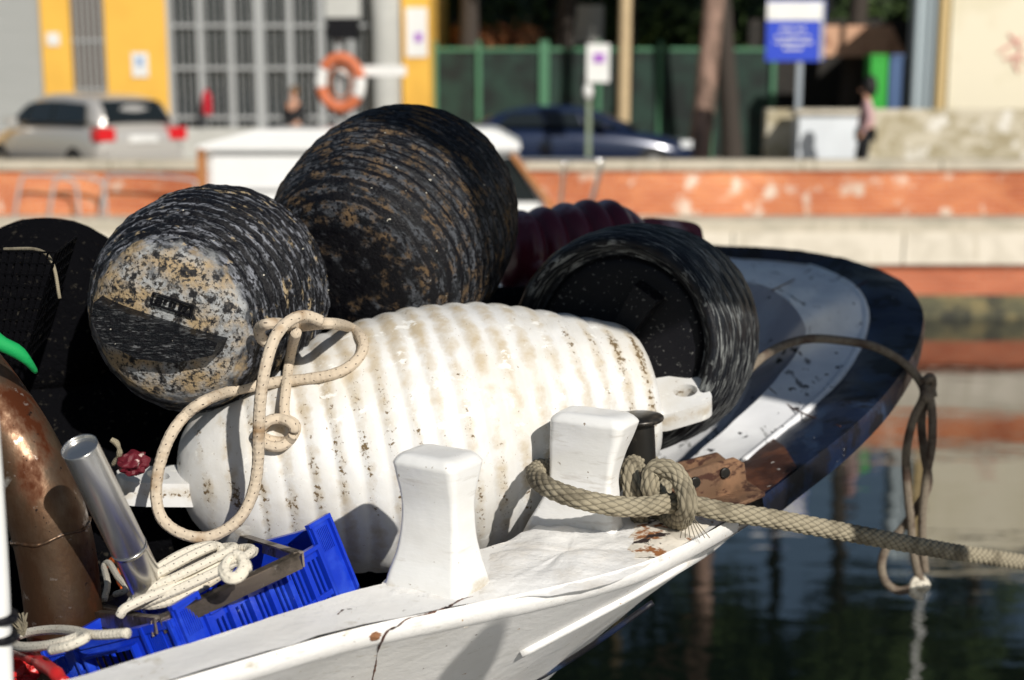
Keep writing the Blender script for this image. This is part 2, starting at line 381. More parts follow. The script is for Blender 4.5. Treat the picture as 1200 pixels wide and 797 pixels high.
def loft(rows, closed=False):
    nv = len(rows[0]); verts = [v for r in rows for v in r]; faces = []
    for i in range(len(rows) - 1):
        for k in range(nv if closed else nv - 1):
            k2 = (k + 1) % nv
            faces.append((i * nv + k, i * nv + k2, (i + 1) * nv + k2, (i + 1) * nv + k))
    return verts, faces
def ring_tab(bm, outer, inner, t):
    """slab with a hole: outer and inner loops (same count) in xy, thickness t along z"""
    n = len(outer); L = []
    for loop in (outer, inner):
        for z in (-t / 2, t / 2): L.append([bm.verts.new((p[0], p[1], z)) for p in loop])
    o0, o1, i0, i1 = L
    for k in range(n):
        j = (k + 1) % n
        bm.faces.new((o0[k], o0[j], o1[j], o1[k])); bm.faces.new((i0[k], i1[k], i1[j], i0[j]))
        bm.faces.new((o1[k], o1[j], i1[j], i1[k])); bm.faces.new((o0[k], i0[k], i0[j], o0[j]))
def lug(name, M, w0, w1, L, t, hole, m, parent):
    """flat fender eye: from x=0 out to x=L in local xy; hole = (cx, rx, ry)"""
    bm = bmesh.new(); n = 32; outer = []; inner = []
    for k in range(n):
        a = 2 * PI * k / n; ca, sa = math.cos(a), math.sin(a)
        e = .42
        X = L / 2 + (abs(ca) ** e * (1 if ca > 0 else -1)) * L / 2
        wid = w0 + (w1 - w0) * (X / L)
        Yv = (abs(sa) ** e * (1 if sa > 0 else -1)) * wid
        outer.append((X, Yv)); inner.append((hole[0] + hole[1] * ca, hole[2] * sa))
    ring_tab(bm, outer, inner, t)
    return frombm(bm, name, m, parent, smooth=True, M=M, bevel=t * .24, seg=4)
def bvh(*objs):
    vs = []; fs = []
    for o in objs:
        pw = o.matrix_basis.copy(); q = o
        while q.parent is not None:
            pw = q.parent.matrix_basis @ q.matrix_parent_inverse @ pw; q = q.parent
        b = len(vs); vs += [pw @ v.co for v in o.data.vertices]; fs += [[b + i for i in p.vertices] for p in o.data.polygons]
    return BVHTree.FromPolygons(vs, fs)
def onsurf(tree, px, py, off, dflt, lim=None):
    d = ray(px, py).normalized(); h = tree.ray_cast(CAM, d)
    if h[0] is not None and (lim is None or h[0].y < lim): return h[0] - d * off
    return P(px, py, dflt)

def blob(name, c, s, m, parent=None, rough=.25, res=4, fr=4):
    bm = bmesh.new(); bmesh.ops.create_icosphere(bm, subdivisions=res, radius=1)
    for v in bm.verts:
        d = 1 + rough * noise.noise(v.co * 2.1 + Vector(c)) + rough * .4 * noise.noise(v.co * fr * 2)
        v.co = Vector((v.co.x * s[0], v.co.y * s[1], v.co.z * s[2])) * d
    bmesh.ops.translate(bm, verts=bm.verts, vec=Vector(c)); return frombm(bm, name, m, parent, smooth=True)
# ============================================================ THE BOAT
ZD = .85                                     # gunwale top lies this far below the eye
boat = thing('fishing_boat', (0.0, 3.2, 0), 'white wooden fishing boat with wide navy rimmed bow, loaded with fenders, moored in the foreground', 'boat')
# near cap outer edge then round the bow: (px, py, Y)
OUT = [(-330, 930), (-120, 864), (60, 815), (199, 797 + 0), (300, 768), (400, 739), (465, 724), (530, 712), (600, 700), (670, 686), (740, 672), (800, 645)]
# the near part lies at constant height
def gun(px, py, dz=0): return PZ(px, py, CAM.z - ZD + dz)
outer_near = [gun(px, py) for px, py in [(-400, 985), (-120, 890), (199, 797), (400, 739), (530, 711), (640, 688), (740, 662), (806, 634), (862, 604)]]
inner_near = [gun(px, py) for px, py in [(-500, 900), (-220, 825), (85, 795), (400, 697), (470, 678), (575, 640), (640, 622), (720, 580), (800, 545)]]
inner_near[0] = outer_near[0] + Vector((-.05, .16, 0)); inner_near[1] = outer_near[1] + Vector((-.06, .16, 0))
bow_out = [P(*q) for q in [(893, 582, 2.86), (935, 550, 2.98), (1000, 499, 3.16), (1048, 449, 3.42), (1077, 400, 3.76), (1080, 360, 4.0), (1052, 327, 4.28), (1000, 306, 4.48), (940, 294, 4.66), (880, 289, 4.8), (820, 288, 4.92), (700, 287, 5.15)]]
seam_px = [(872, 543), (905, 516), (955, 474), (990, 436), (1010, 398), (1014, 365), (998, 338), (963, 319), (920, 306), (880, 300), (820, 297), (700, 296)]
bow_seam = [PZ(px, py, min(o.z - .012, 3.2 - .6)) for (px, py), o in zip(seam_px, bow_out)]
in_px = [(800, 545), (830, 520), (870, 485), (905, 450), (930, 418), (944, 392), (940, 374), (925, 354), (898, 337), (860, 328), (810, 322), (700, 320)]
bow_in = [PZ(px, py, o.z - .03) for (px, py), o in zip(in_px, bow_out)]
def smoothrow(row, n=6): return catmull(row, n)
def strip(name, rows, m, parent, thick=0, n=6, rough=0.0, sub=4):
    rr = [smoothrow(r, n) for r in rows]
    if len(rr) == 2 and sub > 1:
        a, b = rr; rr = [[p.lerp(q, k / sub) for p, q in zip(a, b)] for k in range(sub + 1)]
    if rough:
        rr = [[p + Vector((0, 0, rough * noise.noise(p * 14))) for p in r] for r in rr]
    v, f = loft(rr); me = mesh(v, f); o = link(name, me, m, parent, True)
    if thick:
        s = o.modifiers.new('s', 'SOLIDIFY'); s.thickness = thick; s.offset = -1
    return o
def flip(o):
    o.data.flip_normals(); return o
def orient_up(o):
    me = o.data
    if sum((p.normal.z for p in me.polygons)) < 0: me.flip_normals()
    return o
cap = orient_up(strip('gunwale_cap', [outer_near, inner_near], [M_paint], boat, rough=.006))
# cap edge face (a low moulding) below the outer edge
def down(row, dz, off): return [Vector((p.x - off * .5, p.y + off * .87, p.z - dz)) for p in row]
edge = strip('cap_edge', [[p + Vector((.004, -.008, .002)) for p in outer_near], [p + Vector((.006, -.012, -.008)) for p in outer_near], [p + Vector((.004, -.008, -.030)) for p in outer_near], down(outer_near, .045, .01)], M_paint, boat, n=6)
inw = strip('bulwark_inside', [inner_near, [p + Vector((-.10, .03, -.16)) for p in inner_near]], M_paint, boat)
rim = orient_up(strip('bow_rim', [bow_out, [a.lerp(b, .5) + Vector((0, 0, .012)) for a, b in zip(bow_out, bow_seam)], bow_seam], M_navy, boat, n=8, rough=.006))
wdeck = orient_up(strip('bow_side_deck', [[up(p, .006) for p in bow_seam], bow_in], M_bowwhite, boat, n=8, rough=.006))
bead = tube('bow_bead', [up(p, .004) for p in bow_seam], .011, M_bowwhite, boat, seg=8, step=.03)
# the well inside the bow
well1 = [up(p, -.11).lerp(Vector((-.1, 3.8, p.z - .11)), .10) for p in bow_in]
well2 = [up(p, -.14).lerp(Vector((-.1, 3.8, p.z - .14)), .16) for p in bow_in]
well3 = [up(p, -.24).lerp(Vector((-.1, 3.8, p.z - .24)), .40) for p in bow_in]
well4 = [up(p, -.30).lerp(Vector((-.1, 3.8, p.z - .30)), .97) for p in bow_in]
ws = strip('bow_well', [bow_in, well1, well2], M_well_shade, boat, n=8)
wf = orient_up(strip('bow_floor', [well2, well3, well4], M_bowwhite, boat, n=8, rough=.01))
# hull skin: cap edge -> flare -> stem
foot = Vector((-.35, 3.25, -.4))
near_ext = outer_near + bow_out
def hullrow(k):
    row = []
    n = len(near_ext)
    for i, p in enumerate(near_ext):
        if i <= 8:
            low = Vector((p.x - .70, p.y + .22 + .12 * (8 - i) / 8, p.z - .82)) if i > 2 else Vector((p.x - .45, p.y + .4, p.z - .9))
            base = Vector((min(p.x - .8, -.5), p.y + .75, -.5))
        else:
            w = (i - 8) / (n - 9)
            low = Vector((-.22, 2.95, p.z - .84)).lerp(Vector((-1.2, 4.4, 1.6)), w)
            base = Vector((-.9, 3.5, -.5)).lerp(Vector((-1.6, 4.4, -.5)), w)
        if k <= 4:
            t = k / 4
            q = p.lerp(low, t); q.z += .05 * math.sin(PI * t) ; q = q - Vector((0, 0, .045 * (1 - t)))
            if i <= 8: q += Vector((-.004, .009, 0)) * (1 - t)
        else:
            q = low.lerp(base, (k - 4) / 3)
        row.append(q)
    return row
hrows = [hullrow(k) for k in range(8)]
hull = strip('hull', hrows, M_paint, boat, n=6)
# rim edge face round the bow
re_ = strip('bow_rim_edge', [bow_out, [up(p, -.02) + Vector((.004, -.004, 0)) for p in bow_out], [up(p, -.07) for p in bow_out]], M_brownwood if False else M_navy, boat, n=8)
# rubbing strakes on the outer hull
hb = bvh(hull)
def strake(name, pxs, r, m):
    pts = [onsurf(hb, x, y, 0.0, 2.6) for x, y in pxs]
    return tube(name, pts, r, m, boat, seg=10, step=.02)
strake('rubbing_strake', [(610, 765), (691, 722), (740, 696), (800, 662), (832, 642), (850, 626)], .011, M_paint)
strake('rubbing_strake', [(560, 830), (640, 790), (700, 752), (765, 706)], .006, M_navy)
strake('hull_seam', [(436, 797), (446, 750), (452, 735)], .003, M_brownwood)

# crack in the cap paint and a knocked-out chip of bare wood
CB = bvh(cap, edge, hull)
def crack(pxs, rad):
    return tube('paint_crack', [onsurf(CB, x + random.uniform(-2, 2), y + random.uniform(-1.5, 1.5), .0, 2.3) for x, y in pxs], rad, M_brownwood, boat, seg=6, step=.004, wob=.8, taper=lambda t: .4 + 1.6 * abs(math.sin(t * 9)) * (1 - t * .5))
crack([(556, 700), (540, 704), (525, 712), (508, 718), (492, 722), (478, 727), (466, 733), (456, 740), (447, 750), (442, 765), (438, 782), (434, 800)], .0013)
crack([(640, 676), (655, 670), (668, 664), (690, 660)], .0012)
crack([(395, 722), (404, 716), (412, 714)], .0010)
ch_ = blob('wood_chip', onsurf(CB, 437, 745, -.001, 2.3), (.012, .005, .007), mat('bare_chip_wood', (.24, .11, .05), .8), boat, .5, 3, 5)
# board joints of the bow deck
DB = bvh(wdeck, rim)
for pxs in ([(945, 396), (975, 400), (1005, 404), (1018, 405)], [(902, 455), (925, 476), (955, 490), (985, 500)], [(905, 340), (930, 328), (950, 316)], [(1000, 338), (1015, 330), (1032, 322)]):
    tube('board_joint', [onsurf(DB, x, y, 0, 3.6) for x, y in pxs], .0022, M_brownwood, boat, seg=6, step=.01)
# ---- bitts
def bitt(name, pxs, Y, yaw, m, dfac=1.0):
    """pxs: (py, px left, px corner, px right) silhouette rows; real square-section carved post"""
    rows = []
    fx = Vector((math.cos(yaw), math.sin(yaw), 0)); fy = Vector((-math.sin(yaw), math.cos(yaw), 0))
    K = F / Y
    secs = []
    for py, xl, xc, xr in pxs:
        c = P((xl + xr) / 2, py, Y)
        # front face width w, depth d:   (xc-xl)=w cos, (xr-xc)=d sin
        w = 1.06 * (xc - xl) / K / math.cos(yaw); d = (xr - xc) / K / math.sin(abs(yaw)) * dfac
        secs.append((c, w, d))
    return secs, fx, fy
def build_bitt(name, pxs, Y, yaw, m, parent, topdz=.0, ch=.16):
    secs, fx, fy = bitt(name, pxs, Y, yaw, m)
    # resample
    S = catmull([Vector((c.z, c.x, w)) for c, w, d in secs], 6); S2 = catmull([Vector((c.z, c.y, d)) for c, w, d in secs], 6)
    rows = []
    def sect(c, w, d, k=1.0):
        r = []; n = 7
        cw = ch * min(w, d)
        for (sx, sy) in ((-1, -1), (1, -1), (1, 1), (-1, 1)):
            cc = Vector((sx * (w / 2 * k - cw), sy * (d / 2 * k - cw)))
            a0 = math.atan2(sy, sx) - PI / 4
            for j in range(n):
                a = a0 + (PI / 2) * j / (n - 1)
                q = cc + Vector((math.cos(a), math.sin(a))) * cw
                v = c + fx * q.x + fy * q.y
                nz = noise.noise(v * 11) * .0025 + noise.noise(v * 30) * .0008
                r.append(v + fx * nz + fy * nz)
            # intermediate flats handled by faces
        return r
    c0, w0, d0 = Vector((S[0].y, S2[0].y, S[0].x)), S[0].z, S2[0].z
    tilt = 0
    for k, dz in ((.02, .016), (.55, .017), (.80, .015), (.90, .010), (.97, .004)):
        rows.append(sect(c0 + Vector((0, 0, dz + topdz)), w0, d0, k))
    for a, b in zip(S, S2): rows.append(sect(Vector((a.y, b.y, a.x)), a.z, b.z))
    v, f = loft(rows, True)
    me = mesh(v, f); return link(name, me, m, parent, True)
YB1 = 2.28; YB2 = 2.60
b1 = build_bitt('bitt', [(540, 457, 531, 569), (560, 461, 532, 564), (590, 467, 533, 558), (620, 466, 534, 560), (645, 460, 535, 566), (670, 451, 537, 575), (690, 446, 540, 583), (712, 440, 545, 590)], YB1, math.radians(-32), M_bitt, boat)
finish(b1, 'near bitt standing clear of any rope')
b2 = build_bitt('bitt', [(492, 641, 722, 751), (508, 642, 720, 744), (530, 643, 715, 734), (555, 643, 711, 726), (575, 639, 710, 727), (598, 628, 712, 728), (625, 612, 716, 738), (650, 598, 722, 756), (670, 590, 728, 770)], YB2, math.radians(-30), M_bitt, boat, ch=.22)
finish(b2, 'far bitt wrapped by the mooring rope')
# lumpy painted plinth under the far bitt and the rusted patch of cap beyond it
def lump(name, pxs, z0, h, m, parent, res=26, rough=.01):
    c = sum((PZ(x, y, z0) for x, y in pxs), Vector()) / len(pxs)
    ringp = catmull([PZ(x, y, z0) for x, y in pxs] + [PZ(*pxs[0], z0)], 6)[:-1]
    rows = [];
    for k in range(9):
        t = k / 8
        rows.append([c.lerp(p, t) + Vector((0, 0, h * (1 - t ** 3) + rough * noise.noise(c.lerp(p, t) * 22) * (1 - t * .3) + rough * .5 * noise.noise(c.lerp(p, t) * 60))) for p in ringp])
    v, f = loft(rows, True); return orient_up(link(name, mesh(v, f), m, parent, True))
zc = CAM.z - ZD
lump('bitt_plinth', [(545, 712), (620, 700), (690, 690), (750, 668), (782, 640), (760, 610), (700, 600), (640, 612), (585, 640), (560, 660)], zc - .004, .012, M_paint_rough, boat, rough=.006)
lump('bitt_plinth', [(446, 702), (500, 713), (545, 705), (588, 690), (580, 668), (520, 660), (455, 676)], zc - .004, .006, M_paint_rough, boat, rough=.003)
lump('rusted_patch', [(735, 655), (775, 650), (815, 628), (838, 608), (820, 596), (780, 600), (740, 618)], zc + .002, .006, M_rustpaint, boat, rough=.005)
# timber end of the cap: brown section of rim next to the bracket
lump('bare_wood_patch', [(868, 588), (893, 577), (950, 527), (985, 496), (962, 488), (915, 524), (878, 548)], 0, 0, M_brownwood, None) if False else None
bw_out = [P(*q) + Vector((0, 0, .004)) for q in [(858, 602, 2.77), (893, 581, 2.86), (915, 565, 2.92), (934, 550, 2.985)]]
bw_in = [bow_seam[0].lerp(bow_seam[1], t) + Vector((0, 0, .006)) for t in (-.9, 0, .5, 1.0)]
orient_up(strip('bare_wood_patch', [bw_out, [a.lerp(b, .5) + Vector((0, 0, .014)) for a, b in zip(bw_out, bw_in)], bw_in], M_brownwood, boat, n=8, rough=.003))
# black mushroom post
pst = lathe('mooring_post', P(752, 604, 2.73), P(747, 484, 2.73), [(0, .036), (.1, .035), (.9, .034), (.90, .034), (.915, .048), (.94, .054), (.97, .050), (.99, .030), (1, .002)], M_blacksteel, boat, seg=40, rows=80)[0]
# rusty bracket: two upright flanges and a foot, with bolts
def plate(name, pts, t, m, parent, nrm):
    bm = bmesh.new(); a = [bm.verts.new(p) for p in pts]; f = bm.faces.new(a)
    r = bmesh.ops.extrude_face_region(bm, geom=[f]); vs = [g for g in r['geom'] if isinstance(g, bmesh.types.BMVert)]
    bmesh.ops.translate(bm, verts=vs, vec=Vector(nrm).normalized() * t)
    return frombm(bm, name, m, parent, smooth=True, bevel=min(t * .3, .002), seg=1)
YK = 2.74
br = plate('bow_bracket', [P(784, 574, 2.66), P(794, 556, 2.68), P(862, 537, 2.80), P(873, 543, 2.82), P(876, 570, 2.82), P(862, 590, 2.78), P(805, 585, 2.68)], .012, M_rust, boat, (-.4, 1, 0))
for x, y, yy in ((814, 565, 2.695), (849, 554, 2.76)):
    lathe('bolt', P(x, y, yy + .004), P(x, y, yy + .004) + Vector((.002, -.006, 0)), [(0, .012), (.5, .012), (.9, .010), (1, .001)], M_blacksteel, br, seg=12, rows=20)
plate('bow_bracket', [P(765, 566, 2.78), P(782, 547, 2.80), P(842, 531, 2.92), P(852, 539, 2.94), P(852, 575, 2.94), P(770, 590, 2.78)], .012, M_rust, boat, (-.4, 1, 0))
plate('bow_bracket', [PZ(795, 585, zc + .012), PZ(862, 592, zc + .012), PZ(897, 577, zc + .012), PZ(872, 560, zc + .012)], .01, M_rust, boat, (0, 0, -1))
# deck inside
orient_up(link('deck', mesh([(-2.2, 1.7, 1.95), (-.75, 2.5, 1.95), (-.25, 3.05, 1.95), (-.1, 4.0, 1.95), (-.9, 4.6, 1.95), (-3, 4.3, 1.95)], [(0, 1, 2, 3, 4, 5)]), M_dark_in, boat, False))
# far bulwark and transom, hidden behind the cargo from here
far_top = [bow_out[-1], Vector((-.3, 5.3, 2.45)), Vector((-1.5, 5.0, 2.1)), Vector((-3.2, 4.0, 2.1)), Vector((-3.8, 2.4, 2.2)), outer_near[0] + Vector((-.5, .1, 0)), outer_near[0]]
strip('far_bulwark', [far_top, [p.lerp(Vector((-1.6, 3.6, .9)), .35) + Vector((0, 0, -.9)) for p in far_top], [Vector((p.x * .6 - .6, p.y * .5 + 1.8, -.5)) for p in far_top]], M_paint, boat, n=5)

# ============================================================ CARGO
# ---- white ribbed fender
A = P(210, 566, 2.76); B = P(754, 465, 3.02)
wf_root = thing('ribbed_fender', P(490, 640, 2.8), 'big white ribbed barrel fender stained with grime, lying along the rail behind the white bitts', 'fender')
wbody, WM = lathe('body', A, B, [(0, .002), (.004, .05), (.02, .095), (.06, .145), (.12, .185), (.22, .225), (.35, .262), (.5, .281), (.65, .272), (.8, .232), (.92, .19), (.965, .172), (.99, .145), (.998, .10), (1, .002)], M_fwhite, wf_root, seg=128, rows=260, ridge=.0058, nridge=17, r0=.10, r1=.93, rough=.004)
# eye lugs
ax = (B - A).normalized()
def lugM(p, xdir, nrm):
    x = Vector(xdir).normalized(); z = Vector(nrm); z = (z - x * z.dot(x)).normalized(); y = z.cross(x)
    return Matrix.Translation(p) @ Matrix((x, y, z)).transposed().to_4x4()
lug('eye_lug', lugM(P(268, 568, 2.78), P(143, 571, 2.66) - P(268, 568, 2.78), (0, -.12, 1)), .070, .045, .235, .050, (.155, .022, .03), M_fwhite, wf_root)
lug('eye_lug', lugM(P(755, 478, 2.93), P(832, 461, 2.96) - P(755, 478, 2.93), (0, -.38, 1)), .075, .060, .145, .044, (.096, .027, .024), M_fwhite, wf_root)
WB = bvh(wbody)

# ---- black floats
def black_float(name, A, B, R, label, m, mend, nr=11, ridge=.013, bar_w=.0, roll=0., prof=None, barroll=0., concave=.03, jag=.006, lw=.045):
    """A is the end that shows, B the hidden one"""
    root = thing(name, (A + B) / 2 - Vector((0, 0, R)), label, 'float', 'black ribbed floats heaped in the bow')
    prof = prof or [(0, .002), (.0, R * .40), (.008, R * .58), (.04, R * .72), (.12, R * .86), (.28, R * .97), (.5, R), (.75, R * .93), (.92, R * .74), (.98, R * .5), (1, .002)]
    body, M = lathe('body', A, B, prof, m, root, seg=150, rows=230, ridge=ridge, nridge=nr, r0=.10, r1=.93, rough=.005, jag=jag)
    return root, body, M
# left salted float: end faces lower-left toward us
A = P(192, 384, 2.62); B = P(300, 318, 3.14)
R1 = .230
f1, f1b, M1 = black_float('black_float', A, B, R1, 'black ribbed float crusted with white salt, its handle end facing us at the left', M_float_a, M_salt,
    prof=[(0, .002), (.0, R1 * .22), (.010, R1 * .46), (.045, R1 * .65), (.13, R1 * .81), (.27, R1 * .94), (.46, R1), (.7, R1 * .95), (.9, R1 * .75), (.98, R1 * .5), (1, .002)], nr=16, ridge=.009)
# end cap: salted disc and the moulded grip across a recess
zl = M1.to_3x3() @ Vector((0, 0, 1))
face = thing_dummy = None
def end_disc(parent, A, axis, r, m, depth=.012, name='end_cap'):
    return lathe(name, A + axis * .05, A - axis * depth, [(0, r), (.5, r * 1.0), (.8, r * .97), (.95, r * .80), (1, .002)], m, parent, seg=80, rows=60, rough=.006)[0]
axn = zl.normalized()
# grip: wedge-like bar across the lower half of the end with a deep cavity below
def grip(parent, A, axn, u, pts, out, m, name='grip'):
    v = axn.cross(u).normalized() * -1
    bm = bmesh.new(); base = [A + u * a + v * b - axn * .004 for a, b in pts]; top = [A + (u * a + v * b) * .93 - axn * out for a, b in pts]
    n = len(pts); vb = [bm.verts.new(p) for p in base]; vt = [bm.verts.new(p) for p in top]
    for k in range(n): bm.faces.new((vb[k], vb[(k + 1) % n], vt[(k + 1) % n], vt[k]))
    bm.faces.new(vt); bm.faces.new(vb[::-1])
    return frombm(bm, name, m, parent, smooth=True, bevel=.008, seg=3)
cu = (P(258, 408, 2.6) - P(105, 366, 2.6)); cu = (cu - axn * cu.dot(axn)).normalized()
cv_ = (Vector((0, 0, 1)) - axn * axn.z - cu * cu.z).normalized()
if (axn.cross(cu) * -1).dot(cv_) < 0: sgn = -1
else: sgn = 1
def gpts(L): return [(a, b * sgn) for a, b in L]
g1 = grip(f1, A + axn * .05, axn, cu, gpts([(-.145, .018), (.13, .018), (.125, -.012), (.05, -.055), (-.03, -.072), (-.11, -.06), (-.145, -.02)]), .082, M_float_c)
# raised maker's plate on the cap (illegible moulded characters in a frame)
vv = cv_
pc = A - axn * .004 + cv_ * .052 + cu * .008
bm = bmesh.new()
Rp = Matrix((cu, cv_, -axn)).transposed()
for sx, sy, w, h in ((0, .011, .082, .003), (0, -.011, .082, .003), (-.041, 0, .003, .025), (.041, 0, .003, .025)):
    add_box(bm, pc + cu * sx + cv_ * sy, (w, h, .007), Rp)
for i, cx in enumerate((-.031, -.023, -.015, -.003, .005, .017, .027)):
    add_box(bm, pc + cu * cx, (.0045, .012 if i % 2 else .009, .006), Rp)
    if i in (0, 2, 5, 6): add_box(bm, pc + cu * (cx + .003) + cv_ * .004, (.004, .003, .006), Rp)
frombm(bm, 'maker_plate', M_dark_rub, f1, False)

# top centre float: axis toward lower-left and us, end hidden
A = P(408, 330, 2.98); B = P(522, 205, 3.46); R2 = .268
f2, f2b, M2 = black_float('black_float', A, B, R2, 'largest black ribbed float, brown with dried mud, riding on top of the heap', M_float_b, M_float_b, nr=18, ridge=.0065,
    prof=[(0, .002), (.0, R2 * .3), (.01, R2 * .55), (.05, R2 * .74), (.14, R2 * .90), (.30, R2 * .985), (.5, R2), (.72, R2 * .93), (.9, R2 * .72), (.98, R2 * .45), (1, .002)], jag=.004)
# right float: hollow end disc with a bar across, faces us
A = P(718, 403, 3.02); B = P(796, 382, 3.50); R3 = .264
f3, f3b, M3 = black_float('black_float', A, B, R3, 'black float with a hollow dark end crossed by a bar, beside the bow deck', M_rub_rim, M_dark_rub, nr=7, ridge=.006,
    prof=[(.10, .002), (.10, R3 * .45), (.09, R3 * .76), (.02, R3 * .82), (0, R3 * .86), (.01, R3 * .91), (.09, R3 * .97), (.3, R3), (.55, R3 * .99), (.8, R3 * .85), (.95, R3 * .6), (1, .002)], roll=.1, jag=.003)
axn3 = (B - A).normalized()
end_disc(f3, A + axn3 * .045, axn3, R3 * .76, M_dark_rub, .012)
u3 = (P(765, 300, 3.02) - P(680, 420, 3.02)); u3 = (u3 - axn3 * u3.dot(axn3)).normalized()
g3 = grip(f3, A + axn3 * .035, axn3, u3, [(-.05, .024), (.05, .026), (.150, .034), (.150, -.034), (.05, -.026), (-.05, -.024)], .038, M_dark_rub)
# far-left black float, its deep shade put into a near-black colour
A = P(35, 378, 3.0); B = P(75, 350, 3.5)
f4, f4b, M4 = black_float('black_float', A, B, .215, 'black float coloured near-black for deep shadow at the far left edge behind the mesh basket', M_shade_black, M_shade_black, jag=.004, nr=9)
# burgundy fender behind
A = P(585, 300, 3.85); B = P(765, 290, 4.05)
bf = thing('ribbed_fender', P(690, 330, 3.9), 'burgundy ribbed fender lying behind the black floats, pale patches painted for fading and sunlight', 'fender')
lathe('body', A, B, [(0, .002), (.01, .06), (.08, .11), (.3, .125), (.6, .14), (.8, .125), (.93, .07), (1, .002)], M_burg, bf, seg=80, rows=200, ridge=.022, nridge=5, r0=.05, r1=.78)
lug('eye_lug', lugM(P(745, 280, 4.02), P(828, 284, 4.1) - P(745, 280, 4.02), (0, -.9, .5)), .06, .05, .21, .06, (.165, .018, .02), M_burg, bf)

# added black net heap: carries the floats, fills gaps that are only shade
net = blob('net_filler', (-.80, 3.45, 2.10), (.95, .45, .42), M_shade_black, None, .16, 5)
blob('filler_fold', (.0, 3.85, 2.38), (.50, .40, .28), M_shade_black, net, .2, 4)
blob('filler_fold', (-1.0, 3.25, 2.25), (.50, .4, .34), M_shade_black, net, .2, 4)
finish(net, 'black net heap added to darken the gaps under the floats in the bow', 'fishing net')
# mesh basket at far left, its shadow put into a near-black colour
bk = thing('mesh_basket', P(25, 420, 2.6), 'black mesh basket coloured near-black for its shadow at the left edge above the rusty pipe', 'basket')
c0 = P(-60, 300, 2.72); c1 = P(62, 300, 2.62); c2 = P(62, 400, 2.60); c3 = P(28, 420, 2.6); c4 = P(-60, 420, 2.7)
bm = bmesh.new()
tl = P(-60, 292, 2.7); tr = P(66, 296, 2.55); bl = P(-60, 430, 2.7); brr = P(28, 425, 2.58)
for k in range(15):
    t = k / 14; add_bar(bm, tl.lerp(tr, t), bl.lerp(brr, t), .0035, .0035, Vector((0, 1, 0)))
for k in range(11):
    t = k / 10; add_bar(bm, tl.lerp(bl, t) + Vector((0, -.003, 0)), tr.lerp(brr, t) + Vector((0, -.003, 0)), .0035, .0035)
tl2, tr2, bl2, br2 = [p + Vector((-.05, .28, 0)) for p in (tl, tr, bl, brr)]
for k in range(9):
    t = k / 8; add_bar(bm, tr.lerp(brr, t), tr2.lerp(br2, t), .0035, .0035)
for k in range(7):
    t = k / 6; add_bar(bm, tr.lerp(tr2, t), brr.lerp(br2, t), .0035, .0035, Vector((0, 1, 0)))
frombm(bm, 'mesh', M_shade_black, bk)
tube('rim_wire', [P(5, 292, 2.66), P(45, 293, 2.6), P(62, 310, 2.57), P(70, 350, 2.56)], .0035, M_moor, bk, seg=8)

# ---- rusty pipe and steel tube
pp = thing('exhaust_pipe', P(75, 740, 2.45), 'thick rust-stained curved metal pipe standing at the left edge', 'pipe')
tube('pipe_body', [P(-80, 395, 2.50), P(-30, 450, 2.47), P(18, 520, 2.44), P(50, 590, 2.42), P(66, 650, 2.42), P(75, 720, 2.42), P(82, 800, 2.43)], .070, M_pipe, pp, seg=64, step=.008, wob=.02)
wc = P(60, 622, 2.42); wt = (P(66, 650, 2.42) - P(50, 590, 2.42)).normalized(); wx = wt.cross(Vector((0, 1, 0))).normalized(); wy = wt.cross(wx)
tube('weld_bead', [wc + (wx * math.cos(a) + wy * math.sin(a)) * .0705 + wt * .003 * math.sin(a * 5) for a in [2 * PI * k / 40 for k in range(41)]], .0035, M_pipe, pp, seg=8, wob=.6)
st = thing('steel_tube', P(172, 685, 2.38), 'shiny open-ended steel tube leaning against the rusty pipe', 'tube')
lathe('tube_body', P(200, 742, 2.36), P(94, 526, 2.16), [(0, .031), (.3, .031), (.48, .031), (.5, .0322), (.52, .031), (.975, .0305), (.99, .0285), (.997, .024), (1, .002)], M_steel, st, seg=56, rows=120)
# ---- green cloth
gc = tube('green_cloth', [P(-30, 385, 2.36), P(0, 402, 2.36), P(20, 412, 2.37), P(33, 424, 2.38), P(42, 436, 2.40)], .016, M_green, None, seg=18, wob=.4, taper=lambda t: 1 - .75 * t * t)
finish(gc, 'bright green cloth draped over the top of the rusty pipe', 'cloth')

# ---- blue crate
zt = CAM.z - .885
cr = thing('fish_crate', PZ(200, 725, zt - .2), 'blue plastic fish crate with slotted sides and a hand hole, wedged inside the rail', 'crate')
cA = P(52, 761, 2.27); cB = P(203, 724, 2.13); cC = P(388, 613, 2.46); cD = cA + (cC - cB)
cN = (cC - cB).cross(cA - cB).normalized()
if cN.z < 0: cN = -cN
def PC(px, py, dz=0.0):
    d = ray(px, py); return CAM + d * ((cB + Vector((0, 0, dz)) - CAM).dot(cN) / d.dot(cN))
Hc = .17
def crate_wall(name, a, b, slots, h=Hc, low=.018, flare=.0, hand=None, nrm=None):
    """framed wall from a to b (top corners): rails, ribs and slots, all one moulding"""
    bm = bmesh.new(); d = b - a; L = d.length; d.normalize(); n = d.cross(cN).normalized(); V = cN
    if nrm is not None and n.dot(nrm) < 0: n = -n
    R = Matrix((d, n, V)).transposed()
    def q(s0, s1, z0, z1, t, off=0): add_box(bm, a + d * ((s0 + s1) / 2) + V * ((z0 + z1) / 2) + n * off, (s1 - s0, t, z1 - z0), R)
    return bm, q, L, d, n
out_r = Vector((.8, -.6, 0))
bm, q, L, d, n = crate_wall('w', cB, cC, True, nrm=out_r)
e = .06
q(e, L - e, -.040, -.018, .006); q(e, L - e, -.026, -.018, .018, .006)
q(e, L - e, -.115, -.105, .010, .002); q(e, L - e, -Hc, -.150, .006)
ns = int((L - 2 * e) / .0115)
